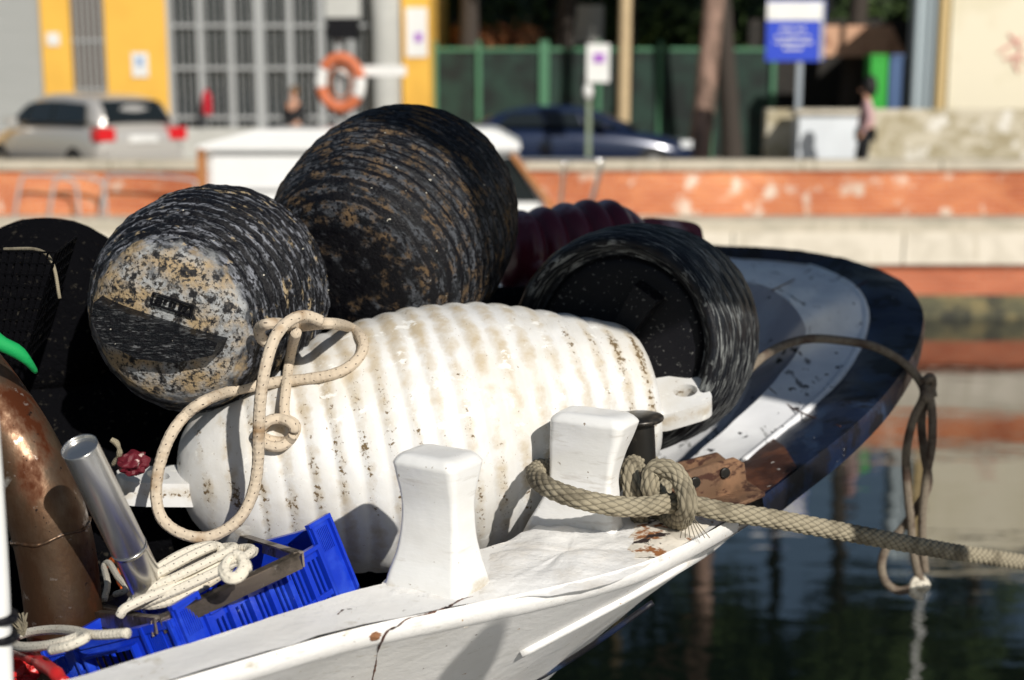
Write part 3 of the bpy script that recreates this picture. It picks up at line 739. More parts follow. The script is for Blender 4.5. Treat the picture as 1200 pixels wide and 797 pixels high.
for k in range(ns + 1):
    s = e + (L - 2 * e) * k / ns; q(s - .0028, s + .0028, -.105, -.038, .005); q(s - .0028, s + .0028, -.150, -.115, .005)
for k in range(7):
    s = e + (L - 2 * e) * k / 6; q(s - .004, s + .004, -Hc, -.022, .013, .004)
for s0, s1 in ((0, e), (L - e, L)):
    q(s0, s1, -Hc, .012, .005); q(s0, s1, .012, .020, .012, .002)
    q(s0 + .002, s0 + .008, -Hc, .012, .013, .004); q(s1 - .008, s1 - .002, -Hc, .012, .013, .004)
    for k in range(8): q(s0 + .014 + k * .0042, s0 + .016 + k * .0042, -.04, .004, .008, .001)
bmw = frombm(bm, 'long_side', M_blue, cr)
bm, q, L2, d2, n2 = crate_wall('w', cA, cB, True, nrm=Vector((-.3, -1, 0)))
q(0, L2, -.014, .0, .012, .002); q(0, L2, -.026, -.014, .005)
h0, h1 = L2 * .33, L2 * .68
q(0, h0, -.075, -.026, .005); q(h1, L2, -.075, -.026, .005); q(0, L2, -Hc, -.075, .005)
for (s0, s1, z0, z1) in ((h0 - .005, h1 + .005, -.031, -.026), (h0 - .005, h1 + .005, -.080, -.075), (h0 - .005, h0, -.075, -.031), (h1, h1 + .005, -.075, -.031)): q(s0, s1, z0, z1, .022, .006)
for s in (.004, L2 * .24, L2 * .78, L2 - .006): q(s - .003, s + .003, -Hc, 0, .014, .004)
for s0 in (.012, L2 * .8):
    for k in range(8): q(s0 + k * .0042, s0 + .002 + k * .0042, -.05, -.012, .008, .001)
q(L2 * .24, h0 - .005, -.056, -.050, .014, .004); q(h1 + .005, L2 * .78, -.056, -.050, .014, .004)
frombm(bm, 'hand_hole_end', M_blue, cr)
for nm, a, b, nr in (('long_side', cA, cD, Vector((-1, .2, 0))), ('far_end', cD, cC, Vector((0, 1, 0)))):
    bm, q, L3, d3, n3 = crate_wall('w', a, b, True, nrm=nr)
    q(0, L3, -.016, 0, .014, .002); q(0, L3, -.06, -.016, .005); q(0, L3, -Hc, -.12, .005)
    for k in range(int(L3 / .014)):
        s = .006 + k * .014; q(s, s + .006, -.12, -.06, .005)
    frombm(bm, nm, M_blue, cr)
bm = bmesh.new(); vs = [bm.verts.new(p - cN * Hc) for p in (cA, cB, cC, cD)]; bm.faces.new(vs); frombm(bm, 'crate_floor', M_blue, cr)
# ---- angle steel frame lying in the crate
fr = thing('metal_rack', PC(200, 700), 'welded angle-steel frame resting across the blue crate', 'frame')
zf = zt + .006
fa, fb, fc, fd = PC(104, 716, .006), PC(272, 624, .006), PC(350, 648, .006), PC(188, 724, .006)
def angle_bar(a, b, s):
    bm = bmesh.new(); add_bar(bm, a, b, .018, .0035); dd = (b - a).normalized(); sv = dd.cross(Vector((0, 0, 1))).normalized() * s
    add_bar(bm, a + sv * .008 + Vector((0, 0, -.013)), b + sv * .008 + Vector((0, 0, -.013)), .0035, .026)
    return frombm(bm, 'angle_bar', M_angle, fr)
angle_bar(fa, fb, 1); angle_bar(fb, fc, -1); angle_bar(fd, fc, 1); angle_bar(fa, fd, 1)
angle_bar(PC(120, 710, .006 - .004), PC(184, 727, .006 - .004), 1)
angle_bar(PC(36, 740, .006 - .02), PC(128, 705, .006 - .02), 1)
frombm((lambda b: (add_box(b, PC(95, 728, .006 - .03), (.075, .05, .004), Matrix.Rotation(.4, 3, 'Z')), b)[1])(bmesh.new()), 'web_plate', M_angle, fr)

# ---- coil of white rope in the crate
rc = []
cc = PC(222, 690, +.0); N = 7
random.seed(3)
ex = (PC(290, 658) - PC(150, 722)); ex = ex.normalized(); ey = Vector((-ex.y, ex.x, 0))
for k in range(N * 16 + 1):
    a = 2 * PI * k / 16; lp = k / 16
    ra = .115 - .0085 * lp + .006 * math.sin(lp * 2.3); rb = .062 - .0055 * lp
    rc.append(cc + ex * (math.cos(a) * ra + .010 * math.sin(lp * 1.7)) + ey * (math.sin(a) * rb) + Vector((0, 0, .012 + .010 * math.sin(lp * 2.1) + .006 * lp + .006 * math.sin(a * 1.5 + lp))))
coil = tube('rope_coil', [PC(140, 722, +.02), PC(160, 706, +.03)] + rc, .0088, M_coil, None, seg=12, sub=4, step=.006)
finish(coil, 'coil of white rope with black flecks lying in the blue crate', 'rope')
k2 = [PC(275, 668, +.05) + Vector((math.cos(a) * .020 * (1 - a / 40), .5 * math.sin(a) * .034, math.sin(a) * .012 + a * .0006)) for a in [j * .5 for j in range(30)]]
tube('rope_hank', k2, .0085, M_coil, coil, seg=10, sub=4, step=.006)
# bottom-left rope loop
lp_ = [PC(150, 742, +.02), PC(110, 744, +.03)] + [PC(x, y, +.035) for x, y in [(85, 739), (60, 738), (35, 741), (17, 747), (14, 753), (25, 758), (50, 757), (75, 752), (95, 745), (100, 748), (80, 757), (60, 762)]]
l1 = tube('rope_loop', lp_, .0082, M_coil, None, seg=12, step=.006)
finish(l1, 'flecked white rope loop with a frayed end hanging over the red plastic at bottom left', 'rope')
fray = bmesh.new()
fc_ = PC(28, 745, +.05)
frverts = []
for j in range(26):
    a = random.uniform(0, 2 * PI); tip = fc_ + Vector((math.cos(a) * .014 + -.006, math.sin(a) * .01, random.uniform(.01, .045)))
    mid = fc_.lerp(tip, .5) + Vector((random.uniform(-.006, .006), 0, random.uniform(-.002, .006)))
    me_ = tube_mesh([fc_, mid, tip], .0014, seg=5, sub=4, step=.003); fray.from_mesh(me_)
frombm(fray, 'frayed_end', M_moor, l1, True)
# red and orange bits
r1_ = blob('red_float', PC(20, 782, -.03), (.045, .05, .03), M_red, None, .35, 4); finish(r1_, 'crumpled red plastic lying under the rope loop at bottom left', 'plastic scrap')
r2_ = tube('red_strap', [PC(0, 766), PC(30, 768, +.01), PC(60, 785), PC(75, 800, -.02)], .011, M_red, None, seg=14, wob=.3)
finish(r2_, 'curved red plastic strap beside the blue crate end', 'strap')
o1_ = tube('orange_netting', [PC(124, 665, +.02), PC(133, 655, +.035), PC(142, 664, +.02), PC(138, 676), PC(146, 690, -.02)], .007, M_orange, None, seg=12, wob=.6)
finish(o1_, 'small orange plastic scrap between the pipe and the steel tube', 'plastic scrap')
w1_ = tube('rope_end', [PC(122, 704, +.01), PC(126, 684, +.03), PC(122, 664, +.04), PC(128, 660, +.045), PC(138, 676, +.03), PC(148, 690, +.015), PC(135, 697, +.01)], .0065, M_coil, None, seg=10, step=.005)
finish(w1_, 'thin pale rope end looped over the orange scrap', 'rope')
g_ = blob('red_glove', P(156, 543, 2.55), (.028, .03, .022), mat('dark_red_cloth', (.11, .006, .014), .55, layers=[((.6, .45, .42), 30, .62, .66, 5, I3)], bump=[(60, .8, .004, I3)]), None, .35, 4, 2.5)
finish(g_, 'crumpled dark red rag perched on the white fender eye', 'rag')
tube('rag_tie', [P(132, 545, 2.56), P(140, 532, 2.55), P(137, 520, 2.56), P(130, 515, 2.56)], .005, M_moor, g_, seg=8, wob=.4)
# white post with black bands, bottom-left corner
wp = thing('striped_post', P(2, 800, 1.75), 'white post with thin black bands at the bottom left corner', 'post')
lathe('post_body', P(-3, 860, 1.80), P(-14, 470, 1.80), [(0, .024), (.5, .021), (.98, .012), (1, .004)], mat('post_white', (.8, .8, .78), .4, bump=[(20, .2, .003, I3)]), wp, seg=32, rows=40)
for y in (722, 745):
    lathe('band', P(1, y + 5, 1.80), P(1, y - 3, 1.80), [(0, .0228), (.5, .0235), (1, .0228)], M_dark_rub, wp, seg=32, rows=6)

# ---- rope draped on the white fender
WBV = bvh(wbody, f1b, f2b)
def drape(pxs, off, dflt):
    out = []; prev = dflt
    for q in pxs:
        x, y = q[:2]
        if len(q) > 2: out.append(P(x, y, q[2])); continue
        out.append(onsurf(WBV, x, y, off + .001, dflt, 2.85))
    return out
rr = .0112
s1 = [(388, 383), (360, 377), (338, 378), (316, 379), (305, 386), (306, 398), (314, 404), (322, 398)]
sA = drape([(318, 404, 2.62), (306, 396, 2.60), (305, 384, 2.58), (320, 379, 2.56), (350, 382), (385, 379), (410, 384), (423, 396), (425, 410), (414, 426), (392, 438), (360, 444), (330, 447), (300, 452), (268, 459)], rr, 2.60)
sA += [P(240, 470, 2.53), P(218, 486, 2.52), P(200, 510, 2.50), P(187, 545, 2.49), P(183, 580, 2.48), P(190, 608, 2.47), P(212, 625, 2.46), P(240, 630, 2.46), P(266, 620, 2.47), P(285, 602, 2.48), P(297, 575, 2.49), P(302, 545, 2.49), P(303, 510, 2.48), P(305, 470, 2.47), P(311, 430, 2.47), P(322, 396, 2.49), P(338, 377, 2.52), P(357, 370, 2.56), P(376, 376, 2.585)]
r_a = tube('fender_rope', sA, rr, M_rope, None, seg=24, sub=8, step=.003, braid=.09, strands=4, wob=.05)
finish(r_a, 'cream speckled rope looped and knotted over the white fender', 'rope')
sB = drape([(347, 390, 2.555), (342, 408), (338, 430), (335, 455), (333, 480), (336, 496)], rr + .012, 2.55)
tube('hanging_strand', sB, rr * .95, M_rope, r_a, seg=16, step=.006)
kc = onsurf(WBV, 325, 506, .022, 2.6)
kn = [kc + Vector((math.cos(a) * .034 * (1 + .15 * math.sin(a * 2)), -.012 * math.sin(a * 1.5 + 1), math.sin(a) * .024 + .004 * math.cos(a * .7))) for a in [j * .45 for j in range(29)]]
tube('knot', kn, rr * .95, M_rope, r_a, seg=16, step=.006)

# ---- mooring rope round the far bitt
MR = .0185
path = [P(738, 560, 2.88), P(700, 556, 2.82), P(660, 548, 2.76), P(634, 548, 2.68), P(629, 560, 2.58), P(646, 573, 2.50), P(680, 585, 2.455), P(720, 593, 2.455), P(752, 594, 2.49), P(785, 590, 2.53), P(812, 592, 2.55)]
tail = [P(850, 600, 2.58), P(900, 607, 2.63), P(960, 618, 2.70), P(1030, 631, 2.82), P(1100, 644, 2.98), P(1200, 659, 3.30), P(1330, 677, 3.8)]
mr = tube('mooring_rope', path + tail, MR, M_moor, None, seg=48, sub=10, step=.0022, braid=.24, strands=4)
finish(mr, 'thick grey braided mooring rope wrapped round the far bitt and running off over the water', 'rope')
kn2 = [P(752, 612, 2.62), P(742, 580, 2.60), P(738, 552, 2.63), P(745, 543, 2.70), P(765, 545, 2.74), P(778, 562, 2.66), P(772, 580, 2.60), P(762, 572, 2.56), P(768, 550, 2.56), P(788, 552, 2.54), P(800, 568, 2.52), P(806, 590, 2.49), P(800, 608, 2.53), P(785, 612, 2.60), P(770, 600, 2.66)]
tube('knot', kn2, MR * .98, M_moor, mr, seg=48, sub=10, step=.0022, braid=.24, strands=4)
for j in range(7):
    a = P(805 + j * .8, 603, 2.49); tube('loose_yarn', [a, a + Vector((.004 * j - .008, -.004, -.02)), a + Vector((.008 * j - .012, -.004, -.045))], .0009, M_moor, mr, seg=5, step=.004)

# ---- thin old rope over the bow
BV = bvh(rim, wdeck, ws, wf)
dr = []
for x, y in [(846, 470), (868, 444), (893, 420), (920, 404), (950, 397), (985, 399), (1020, 405), (1048, 418)]:
    dr.append(onsurf(BV, x, y, .016, 3.5))
dr = [P(835, 480, 3.2), P(868, 443, 3.26), P(893, 419, 3.34), P(920, 404, 3.42), P(950, 397, 3.48), P(985, 399, 3.50), P(1020, 405, 3.52), P(1048, 418, 3.54), P(1066, 432, 3.54), P(1080, 450, 3.54)]
ro = tube('hanging_rope', dr + [P(1082, 466, 3.54), P(1070, 492, 3.54), P(1062, 530, 3.54), P(1063, 570, 3.54), P(1067, 610, 3.54), P(1070, 645, 3.54), P(1076, 672, 3.54), P(1081, 684, 3.54)], .0115, M_old, None, seg=14, step=.007)
finish(ro, 'thin dark rope hanging over the navy bow rim and ending in a pale knot', 'rope')
tube('strand', [P(1086, 452, 3.53), P(1092, 480, 3.53), P(1092, 520, 3.52), P(1086, 555, 3.53), P(1081, 600, 3.54), P(1081, 640, 3.55), P(1084, 670, 3.55)], .0115, M_old, ro, seg=14, step=.007)
tube('strand', [P(1088, 452, 3.55), P(1080, 490, 3.56), P(1083, 530, 3.56), P(1088, 565, 3.56), P(1078, 590, 3.56), P(1058, 618, 3.56), P(1040, 640, 3.55), P(1033, 662, 3.54), P(1038, 682, 3.53), P(1052, 692, 3.53), P(1068, 690, 3.52)], .0115, M_old, ro, seg=14, step=.007)
kc = P(1088, 456, 3.53)
tube('upper_knot', [kc + Vector((math.cos(a) * .014, math.sin(a * 1.3) * .014, .022 * math.sin(a) + .004 * a - .02)) for a in [j * .6 for j in range(16)]], .0115, M_old, ro, seg=12, step=.006)
kc = P(1077, 687, 3.53)
lk = tube('lower_knot', [kc + Vector((math.cos(a) * .021, math.sin(a * 1.4) * .016, .018 * math.sin(a) - .001 * a)) for a in [j * .5 for j in range(24)]], .0115, M_coil, ro, seg=12, step=.006)
# ============================================================ BACKGROUND
ZS = 1.60                                         # street level over the water
def px2x(px, Y): return (px - 600) / F * Y
# water
def water_mat():
    m = bpy.data.materials.new('canal_water'); m.use_nodes = True; t = m.node_tree; b = t.nodes['Principled BSDF']
    b.inputs['Base Color'].default_value = (.004, .007, .006, 1); b.inputs['Roughness'].default_value = .02; b.inputs['IOR'].default_value = 2.3
    b.inputs['Specular IOR Level'].default_value = 1.0
    tc = nn(t, 'ShaderNodeTexCoord'); prev = None
    for sc_, st, ds, strn in ((.8, (1, 3.0, 1), .05, .10), (3.5, (1, 2.4, 1), .010, .17)):
        mp = nn(t, 'ShaderNodeMapping'); mp.inputs['Scale'].default_value = st; t.links.new(tc.outputs['Object'], mp.inputs[0])
        n = nn(t, 'ShaderNodeTexNoise'); n.inputs['Scale'].default_value = sc_; n.inputs['Detail'].default_value = 2
        t.links.new(mp.outputs[0], n.inputs['Vector'])
        bp = nn(t, 'ShaderNodeBump'); bp.inputs['Strength'].default_value = strn; bp.inputs['Distance'].default_value = ds
        t.links.new(n.outputs[0], bp.inputs['Height'])
        if prev: t.links.new(prev, bp.inputs['Normal'])
        prev = bp.outputs[0]
    t.links.new(prev, b.inputs['Normal']); return m
wtr = link('water', mesh([(-400, -40, 0), (400, -40, 0), (400, 19.6, 0), (-400, 19.6, 0)], [(0, 1, 2, 3)]), water_mat(), None, False); finish(wtr, kind='structure')
M_asph = mat('asphalt', (.06, .06, .058), .85, layers=[((.10, .095, .09), 3, .5, .7, 6, I3)], bump=[(60, .3, .004, I3)])
M_conc = mat('quay_concrete', (.50, .45, .36), .8, layers=[((.30, .27, .20), 4, .55, .68, 8, (1, 1, .2)), ((.36, .33, .26), 1.2, .45, .65, 6, (1, 1, 2)), ((.24, .22, .15), 3, .62, .75, 6, I3)], bump=[(20, .4, .01, I3)])
M_stone = mat('quay_pale_stone', (.66, .60, .50), .75, layers=[((.40, .35, .25), 5, .56, .68, 8, (1, 1, .2)), ((.52, .47, .38), 2, .45, .65, 6, I3)], bump=[(20, .3, .01, I3)])
M_algae = mat('algae_covered_stone', (.09, .085, .045), .6, layers=[((.20, .16, .07), 2, .45, .6, 6, (1, 1, 3)), ((.03, .03, .02), 4, .5, .6, 6, I3)], bump=[(20, .6, .02, I3)])
def brick_mat(name, c1, c2, mort, sc=3.0):
    m = bpy.data.materials.new(name); m.use_nodes = True; t = m.node_tree; b = t.nodes['Principled BSDF']; b.inputs['Roughness'].default_value = .85
    tc = nn(t, 'ShaderNodeTexCoord'); mp = nn(t, 'ShaderNodeMapping'); mp.inputs['Rotation'].default_value = (-PI / 2, 0, 0)
    t.links.new(tc.outputs['Object'], mp.inputs[0])
    bk_ = nn(t, 'ShaderNodeTexBrick'); bk_.inputs['Scale'].default_value = sc; bk_.inputs['Color1'].default_value = (*c1, 1); bk_.inputs['Color2'].default_value = (*c2, 1); bk_.inputs['Mortar'].default_value = (*mort, 1)
    bk_.inputs['Mortar Size'].default_value = .015; bk_.inputs['Brick Width'].default_value = .75; bk_.inputs['Row Height'].default_value = .21
    t.links.new(mp.outputs[0], bk_.inputs['Vector'])
    n = nn(t, 'ShaderNodeTexNoise'); n.inputs['Scale'].default_value = 2.6; n.inputs['Detail'].default_value = 7; t.links.new(tc.outputs['Object'], n.inputs['Vector'])
    mr = nn(t, 'ShaderNodeMapRange'); mr.inputs[1].default_value = .59; mr.inputs[2].default_value = .66; t.links.new(n.outputs[0], mr.inputs[0])
    mx = nn(t, 'ShaderNodeMix'); mx.data_type = 'RGBA'; t.links.new(mr.outputs[0], mx.inputs[0]); t.links.new(bk_.outputs[0], mx.inputs[6]); mx.inputs[7].default_value = (.74, .66, .56, 1)
    n2 = nn(t, 'ShaderNodeTexNoise'); n2.inputs['Scale'].default_value = .5; t.links.new(tc.outputs['Object'], n2.inputs['Vector'])
    m3 = nn(t, 'ShaderNodeMix'); m3.data_type = 'RGBA'; m3.blend_type = 'MULTIPLY'; m3.inputs[0].default_value = 1
    rp = nn(t, 'ShaderNodeValToRGB'); setramp(rp, [(.35, (.66, .52, .46)), (.62, (1.08, 1.08, 1.08))]); t.links.new(n2.outputs[0], rp.inputs[0])
    t.links.new(mx.outputs[2], m3.inputs[6]); t.links.new(rp.outputs[0], m3.inputs[7]); t.links.new(m3.outputs[2], b.inputs['Base Color'])
    return m
M_brick = brick_mat('orange_brick', (.54, .14, .042), (.68, .24, .085), (.62, .50, .38))
M_brick2 = brick_mat('red_brick', (.45, .12, .05), (.54, .16, .07), (.42, .30, .22))
def zpx(py, Y): return P(600, py, Y).z
X0, X1 = -120, 120
def slab(name, y0, y1, z0, z1, m, parent=None, x0=X0, x1=X1, bevel=0): return box(name, ((x0 + x1) / 2, (y0 + y1) / 2, (z0 + z1) / 2), (x1 - x0, y1 - y0, z1 - z0), m, parent, bevel=bevel)
st_ = slab('street', 20.4, 140, ZS - .4, ZS - .02, M_asph); finish(st_, kind='structure')
qw = thing('quay_wall', (0, 19.4, 0), 'long low orange brick quay wall with pale stone band and concrete coping across the canal', 'wall')
slab('algae_band', 19.18, 20.4, -1.5, zpx(346, 19.2), M_algae, qw)
slab('lower_brick', 19.22, 20.4, zpx(346, 19.2), zpx(310, 19.2), M_brick2, qw)
slab('stone_band', 19.10, 20.4, zpx(310, 19.1), zpx(272, 19.1), M_stone, qw)
slab('ledge', 19.16, 20.4, zpx(272, 19.1), zpx(256, 19.3), M_conc, qw)
slab('parapet', 19.9, 20.2, zpx(256, 19.3), zpx(199, 19.9), M_brick, qw)
slab('coping', 19.84, 20.26, zpx(199, 19.9), zpx(188, 19.84), M_conc, qw, bevel=.01)
bm = bmesh.new()
for k in range(-12, 14): add_box(bm, (k * 2.4 + .7, 19.098, (zpx(310, 19.1) + zpx(272, 19.1)) / 2), (.02, .01, zpx(272, 19.1) - zpx(310, 19.1)))
for k in range(-12, 14): add_box(bm, (k * 2.0 + .2, 19.838, (zpx(199, 19.9) + zpx(188, 19.84)) / 2), (.02, .01, .10))
frombm(bm, 'joint_lines', M_algae, qw)['kind'] = 'stuff'
# pavement with kerb and line behind
pv = slab('pavement', 20.4, 22.0, ZS - .4, ZS + .10, M_conc); finish(pv, kind='structure')
pv = slab('pavement', 28.0, 60.0, ZS - .4, ZS + .10, M_conc, None); finish(pv, kind='structure')

# ---- yellow building
M_yel = mat('ochre_plaster', (.80, .46, .075), .8, layers=[((.68, .38, .06), .8, .45, .7, 6, I3)], bump=[(20, .2, .01, I3)])
M_greyframe = mat('grey_window_frame', (.36, .37, .37), .5)
M_glassd = mat('dark_window_glass', (.012, .016, .018), .1, spec=.5)
M_shut = mat('roller_shutter_grey', (.42, .43, .42), .5, layers=[((.36, .37, .36), 2, .4, .6, 3, (.2, .2, 30))])
M_white = mat('white_sheet', (.78, .78, .76), .5, vary=.12)
M_plast = mat('pale_grey_plaster', (.50, .50, .47), .8, vary=.15)
D = 29.0
yb = thing('yellow_building', (px2x(200, D), D, ZS), 'ochre yellow building with roller shutter, barred door and wide grey window', 'building')
xa = lambda p: px2x(p, D)
def facade(name, p0, p1, z0, z1, m, y0=0, y1=.3, parent=yb): return box(name, ((xa(p0) + xa(p1)) / 2, D + (y0 + y1) / 2, (z0 + z1) / 2), (xa(p1) - xa(p0), y1 - y0, z1 - z0), m, parent)
ztop = 5.6
facade('wall', 61, 94, ZS, ztop, M_yel); facade('wall', 134, 204, ZS, ztop, M_yel); facade('wall', 474, 506, ZS, ztop, M_yel)
facade('wall', -500, -120, ZS, ztop, M_yel); facade('wall', -500, 506, ztop, ztop + .8, M_yel)
facade('roof', -510, 512, ztop + .8, ztop + 1.0, M_conc, -.4, 9)
facade('wall', 500, 506, ZS, ztop, M_yel, .3, 8)
sh = facade('roller_shutter', -120, 61, ZS, ztop, M_shut, .12, .2)
bm = bmesh.new()
for k in range(40): add_box(bm, ((xa(-120) + xa(61)) / 2, D + .11, ZS + .05 + k * .105), (xa(61) - xa(-120), .02, .07))
frombm(bm, 'slats', M_shut, sh)
dr_ = facade('door', 94, 134, ZS, ztop, mat('brown_door', (.09, .07, .055), .6), .12, .2)
bm = bmesh.new()
for k in range(6): add_box(bm, (xa(98 + k * 6.5), D + .08, 3.4), (.035, .03, 4.2))
for z in (2.2, 3.2, 4.2): add_box(bm, (xa(114), D + .08, z), (xa(134) - xa(94), .04, .05))
frombm(bm, 'bars', M_greyframe, dr_)
wn = facade('window', 204, 474, ZS, ztop, M_glassd, .2, .26)
bm = bmesh.new()
for p in (207, 242, 277, 310, 345, 380, 415): add_box(bm, (xa(p), D + .1, (ZS + ztop) / 2), (.13 if p != 310 else .22, .12, ztop - ZS))
for y in (30, 80, 138): add_box(bm, (xa(320), D + .1, zpx(y, D)), (xa(440) - xa(204), .08, .07))
for k in range(0, 60, 2):
    add_box(bm, (xa(209 + k * 3.8), D + .17, (ZS + ztop) / 2), (.022, .02, ztop - ZS))
frombm(bm, 'window_frame', M_greyframe, wn)
facade('window_sill', 204, 440, ZS, zpx(150, D), M_plast, -.03, .2)
lathe('column', Vector((xa(456), D - .1, ZS)), Vector((xa(456), D - .1, ztop)), [(0, .30), (.5, .30), (1, .30)], M_plast, yb, seg=24, rows=4)
s_ = box('notice', (xa(173), D - .02, zpx(76, D)), (.34, .02, .50), M_white, yb); finish(s_, 'white notice with a blue mark')
box('notice_mark', (xa(173), D - .035, zpx(72, D)), (.14, .01, .18), mat('pale_blue_mark', (.25, .38, .6), .5), s_)
box('notice', (xa(75), D - .02, zpx(46, D)), (.26, .02, .26), M_white, yb)
s_ = box('notice', (xa(491), D - .02, zpx(38, D)), (.44, .02, 1.0), M_white, yb); finish(s_, 'tall white notice with a purple mark')
box('notice_mark', (xa(493), D - .035, zpx(44, D)), (.16, .01, .18), mat('purple_mark', (.35, .12, .5), .5), s_)
fe = lathe('fire_extinguisher', Vector((xa(252), D - .35, zpx(134, D))), Vector((xa(252), D - .35, zpx(104, D))), [(0, .10), (.7, .10), (.85, .06), (.9, .03), (1, .03)], mat('extinguisher_red', (.45, .015, .03), .35), None, seg=20, rows=24)[0]
finish(fe, 'red fire extinguisher in front of the grey barred window', 'fire extinguisher')

# ---- cars
def loft_body(name, secs, m, parent, M, tp=0):
    """secs: list of (x, halfwidth_bottom, halfwidth_top, z0, z1)"""
    rows = []
    for x, wb, wt, z0, z1 in secs:
        w1, w2 = (wb, wb) if not tp else (wb + (wt - wb) * .3, wb + (wt - wb) * .65)
        rows.append([Vector((x, -wb * .96, z0)), Vector((x, -w1, z0 + (z1 - z0) * .3)), Vector((x, -w2, z0 + (z1 - z0) * .65)), Vector((x, -wt, z1 - .02)), Vector((x, -wt * .8, z1 + .01)), Vector((x, 0, z1 + .03)), Vector((x, wt * .8, z1 + .01)), Vector((x, wt, z1 - .02)), Vector((x, w2, z0 + (z1 - z0) * .65)), Vector((x, w1, z0 + (z1 - z0) * .3)), Vector((x, wb * .96, z0))])
    v, f = loft(rows, True); n = 11
    f.append(tuple(range(n))[::-1]); f.append(tuple(range((len(rows) - 1) * n, len(rows) * n)))
    bm = bmesh.new(); me = mesh(v, f); bm.from_mesh(me)
    o = frombm(bm, name, m, parent, True, M)
    s = o.modifiers.new('s', 'SUBSURF'); s.levels = 1; s.render_levels = 2
    return o
def car(name, x, y, heading, paint, label, L=4.1, kind='hatch', H=1.48, dz=0):
    """local +x is forward"""
    root = thing(name, (x, y, ZS), label, 'car', 'cars parked behind the quay wall')
    M = Matrix.Translation((x, y, ZS + dz)) @ Matrix.Rotation(heading, 4, 'Z')
    h = L / 2; hb = .92
    if kind == 'hatch':
        lower = [(-h, .70, .66, .40, .72), (-h + .06, .80, .74, .30, .90), (-h + .35, .85, .80, .25, .97), (-.6, .86, .82, .24, .95), (.5, .86, .82, .24, .93), (h - .9, .86, .78, .24, .90), (h - .3, .82, .68, .26, .78), (h - .05, .72, .60, .32, .64), (h, .62, .55, .38, .58)]
        cab = [(-h + .10, .74, .60, .90, .98), (-h + .28, .78, .62, .90, 1.28), (-h + .60, .78, .62, .90, H - .06), (-.5, .78, .62, .90, H), (.25, .78, .62, .90, H - .03), (.62, .76, .58, .90, 1.28), (h - 1.0, .74, .54, .88, .93)]
        rg = (-h + .13, -h + .62)
    else:
        lower = [(-h, .66, .60, .42, .70), (-h + .08, .78, .70, .30, .88), (-h + .6, .85, .76, .25, .95), (-.6, .87, .80, .24, .94), (.5, .87, .80, .24, .92), (h - .9, .86, .76, .24, .86), (h - .3, .82, .66, .26, .72), (h - .05, .70, .58, .32, .60), (h, .6, .5, .38, .55)]
        cab = [(-h + .45, .72, .52, .88, .93), (-h + 1.0, .76, .58, .90, 1.26), (-.45, .78, .60, .90, H), (.1, .78, .60, .90, H - .01), (.55, .76, .58, .90, 1.26), (h - 1.0, .74, .52, .86, .90)]
    loft_body('body', lower, paint, root, M)
    cabin = loft_body('cabin', cab, paint, root, M, 1)
    glass = M_glassd
    def pane(nm, pts, t=.02):
        bm = bmesh.new(); a = [bm.verts.new(p) for p in pts]; f = bm.faces.new(a); f.normal_update(); nrm = f.normal.copy(); t = .07 if t > .015 else .05
        bmesh.ops.translate(bm, verts=a, vec=nrm * (-t / 2))
        r = bmesh.ops.extrude_face_region(bm, geom=[f]); vs = [g for g in r['geom'] if isinstance(g, bmesh.types.BMVert)]; bmesh.ops.translate(bm, verts=vs, vec=nrm * t)
        return frombm(bm, nm, glass, root, False, M)
    ztp = H - .14
    for s in (-1, 1):
        yb_, yt_ = .80 * s, .675 * s
        if kind == 'hatch': wins = [((-h + .42, .99), (-h + .55, ztp - .04), (-.62, ztp), (-.58, .99)), ((-.50, .99), (-.52, ztp), (.18, ztp - .02), (.30, .99)), ((.38, .99), (.28, ztp - .03), (.44, ztp - .08), (.84, .99))]
        else: wins = [((-h + .95, .97), (-h + 1.20, 1.20), (-.60, ztp), (-.52, .97)), ((-.44, .97), (-.50, ztp), (.10, ztp), (.22, .97)), ((.30, .97), (.20, ztp), (.38, ztp - .06), (.90, .95))]
        for w in wins:
            pane('side_window', [Vector((a, yb_ + (yt_ - yb_) * ((b - .97) / (ztp - .97)), b)) for a, b in w], .012)
    if kind == 'hatch':
        pane('rear_window', [Vector((-h + .10, -.58, 1.00)), Vector((-h + .10, .58, 1.00)), Vector((-h + .40, .52, ztp - .01)), Vector((-h + .40, -.52, ztp - .01))], .03)
        fx = h - .97
        pane('windscreen', [Vector((fx, -.62, .96)), Vector((fx, .62, .96)), Vector((.60, .54, ztp - .07)), Vector((.60, -.54, ztp - .07))], .03)
    else:
        pane('rear_window', [Vector((-h + .60, -.52, .96)), Vector((-h + .60, .52, .96)), Vector((-h + 1.1, .50, ztp - .04)), Vector((-h + 1.1, -.50, ztp - .04))], .04)
        pane('windscreen', [Vector((h - 1.05, -.58, .94)), Vector((h - 1.05, .58, .94)), Vector((.55, .52, ztp - .05)), Vector((.55, -.52, ztp - .05))], .03)
    M_tl = mat('tail_lamp_red', (.62, .012, .02), .2, coat=.5)
    M_hl = mat('head_lamp_clear', (.75, .77, .78), .12, coat=.5)
    for s in (-1, 1):
        bm = bmesh.new(); add_box(bm, (-h + .10, .66 * s, .82), (.20, .32, .20)); frombm(bm, 'tail_lamp', M_tl, root, True, M, bevel=.05)
        bm = bmesh.new(); add_box(bm, (h - .17, .60 * s, .64), (.22, .26, .14)); frombm(bm, 'head_lamp', M_hl, root, True, M, bevel=.04)
        bm = bmesh.new(); add_box(bm, (.62, .93 * s, 1.0), (.12, .16, .11)); frombm(bm, 'wing_mirror', paint, root, True, M, bevel=.03)
    bm = bmesh.new(); add_box(bm, (-h - .01, 0, .48), (.10, 1.4, .20)); frombm(bm, 'bumper', paint, root, True, M, bevel=.04)
    bm = bmesh.new(); add_box(bm, (-h + .0, 0, .74), (.06, .5, .11)); frombm(bm, 'number_plate', M_white, root, False, M)
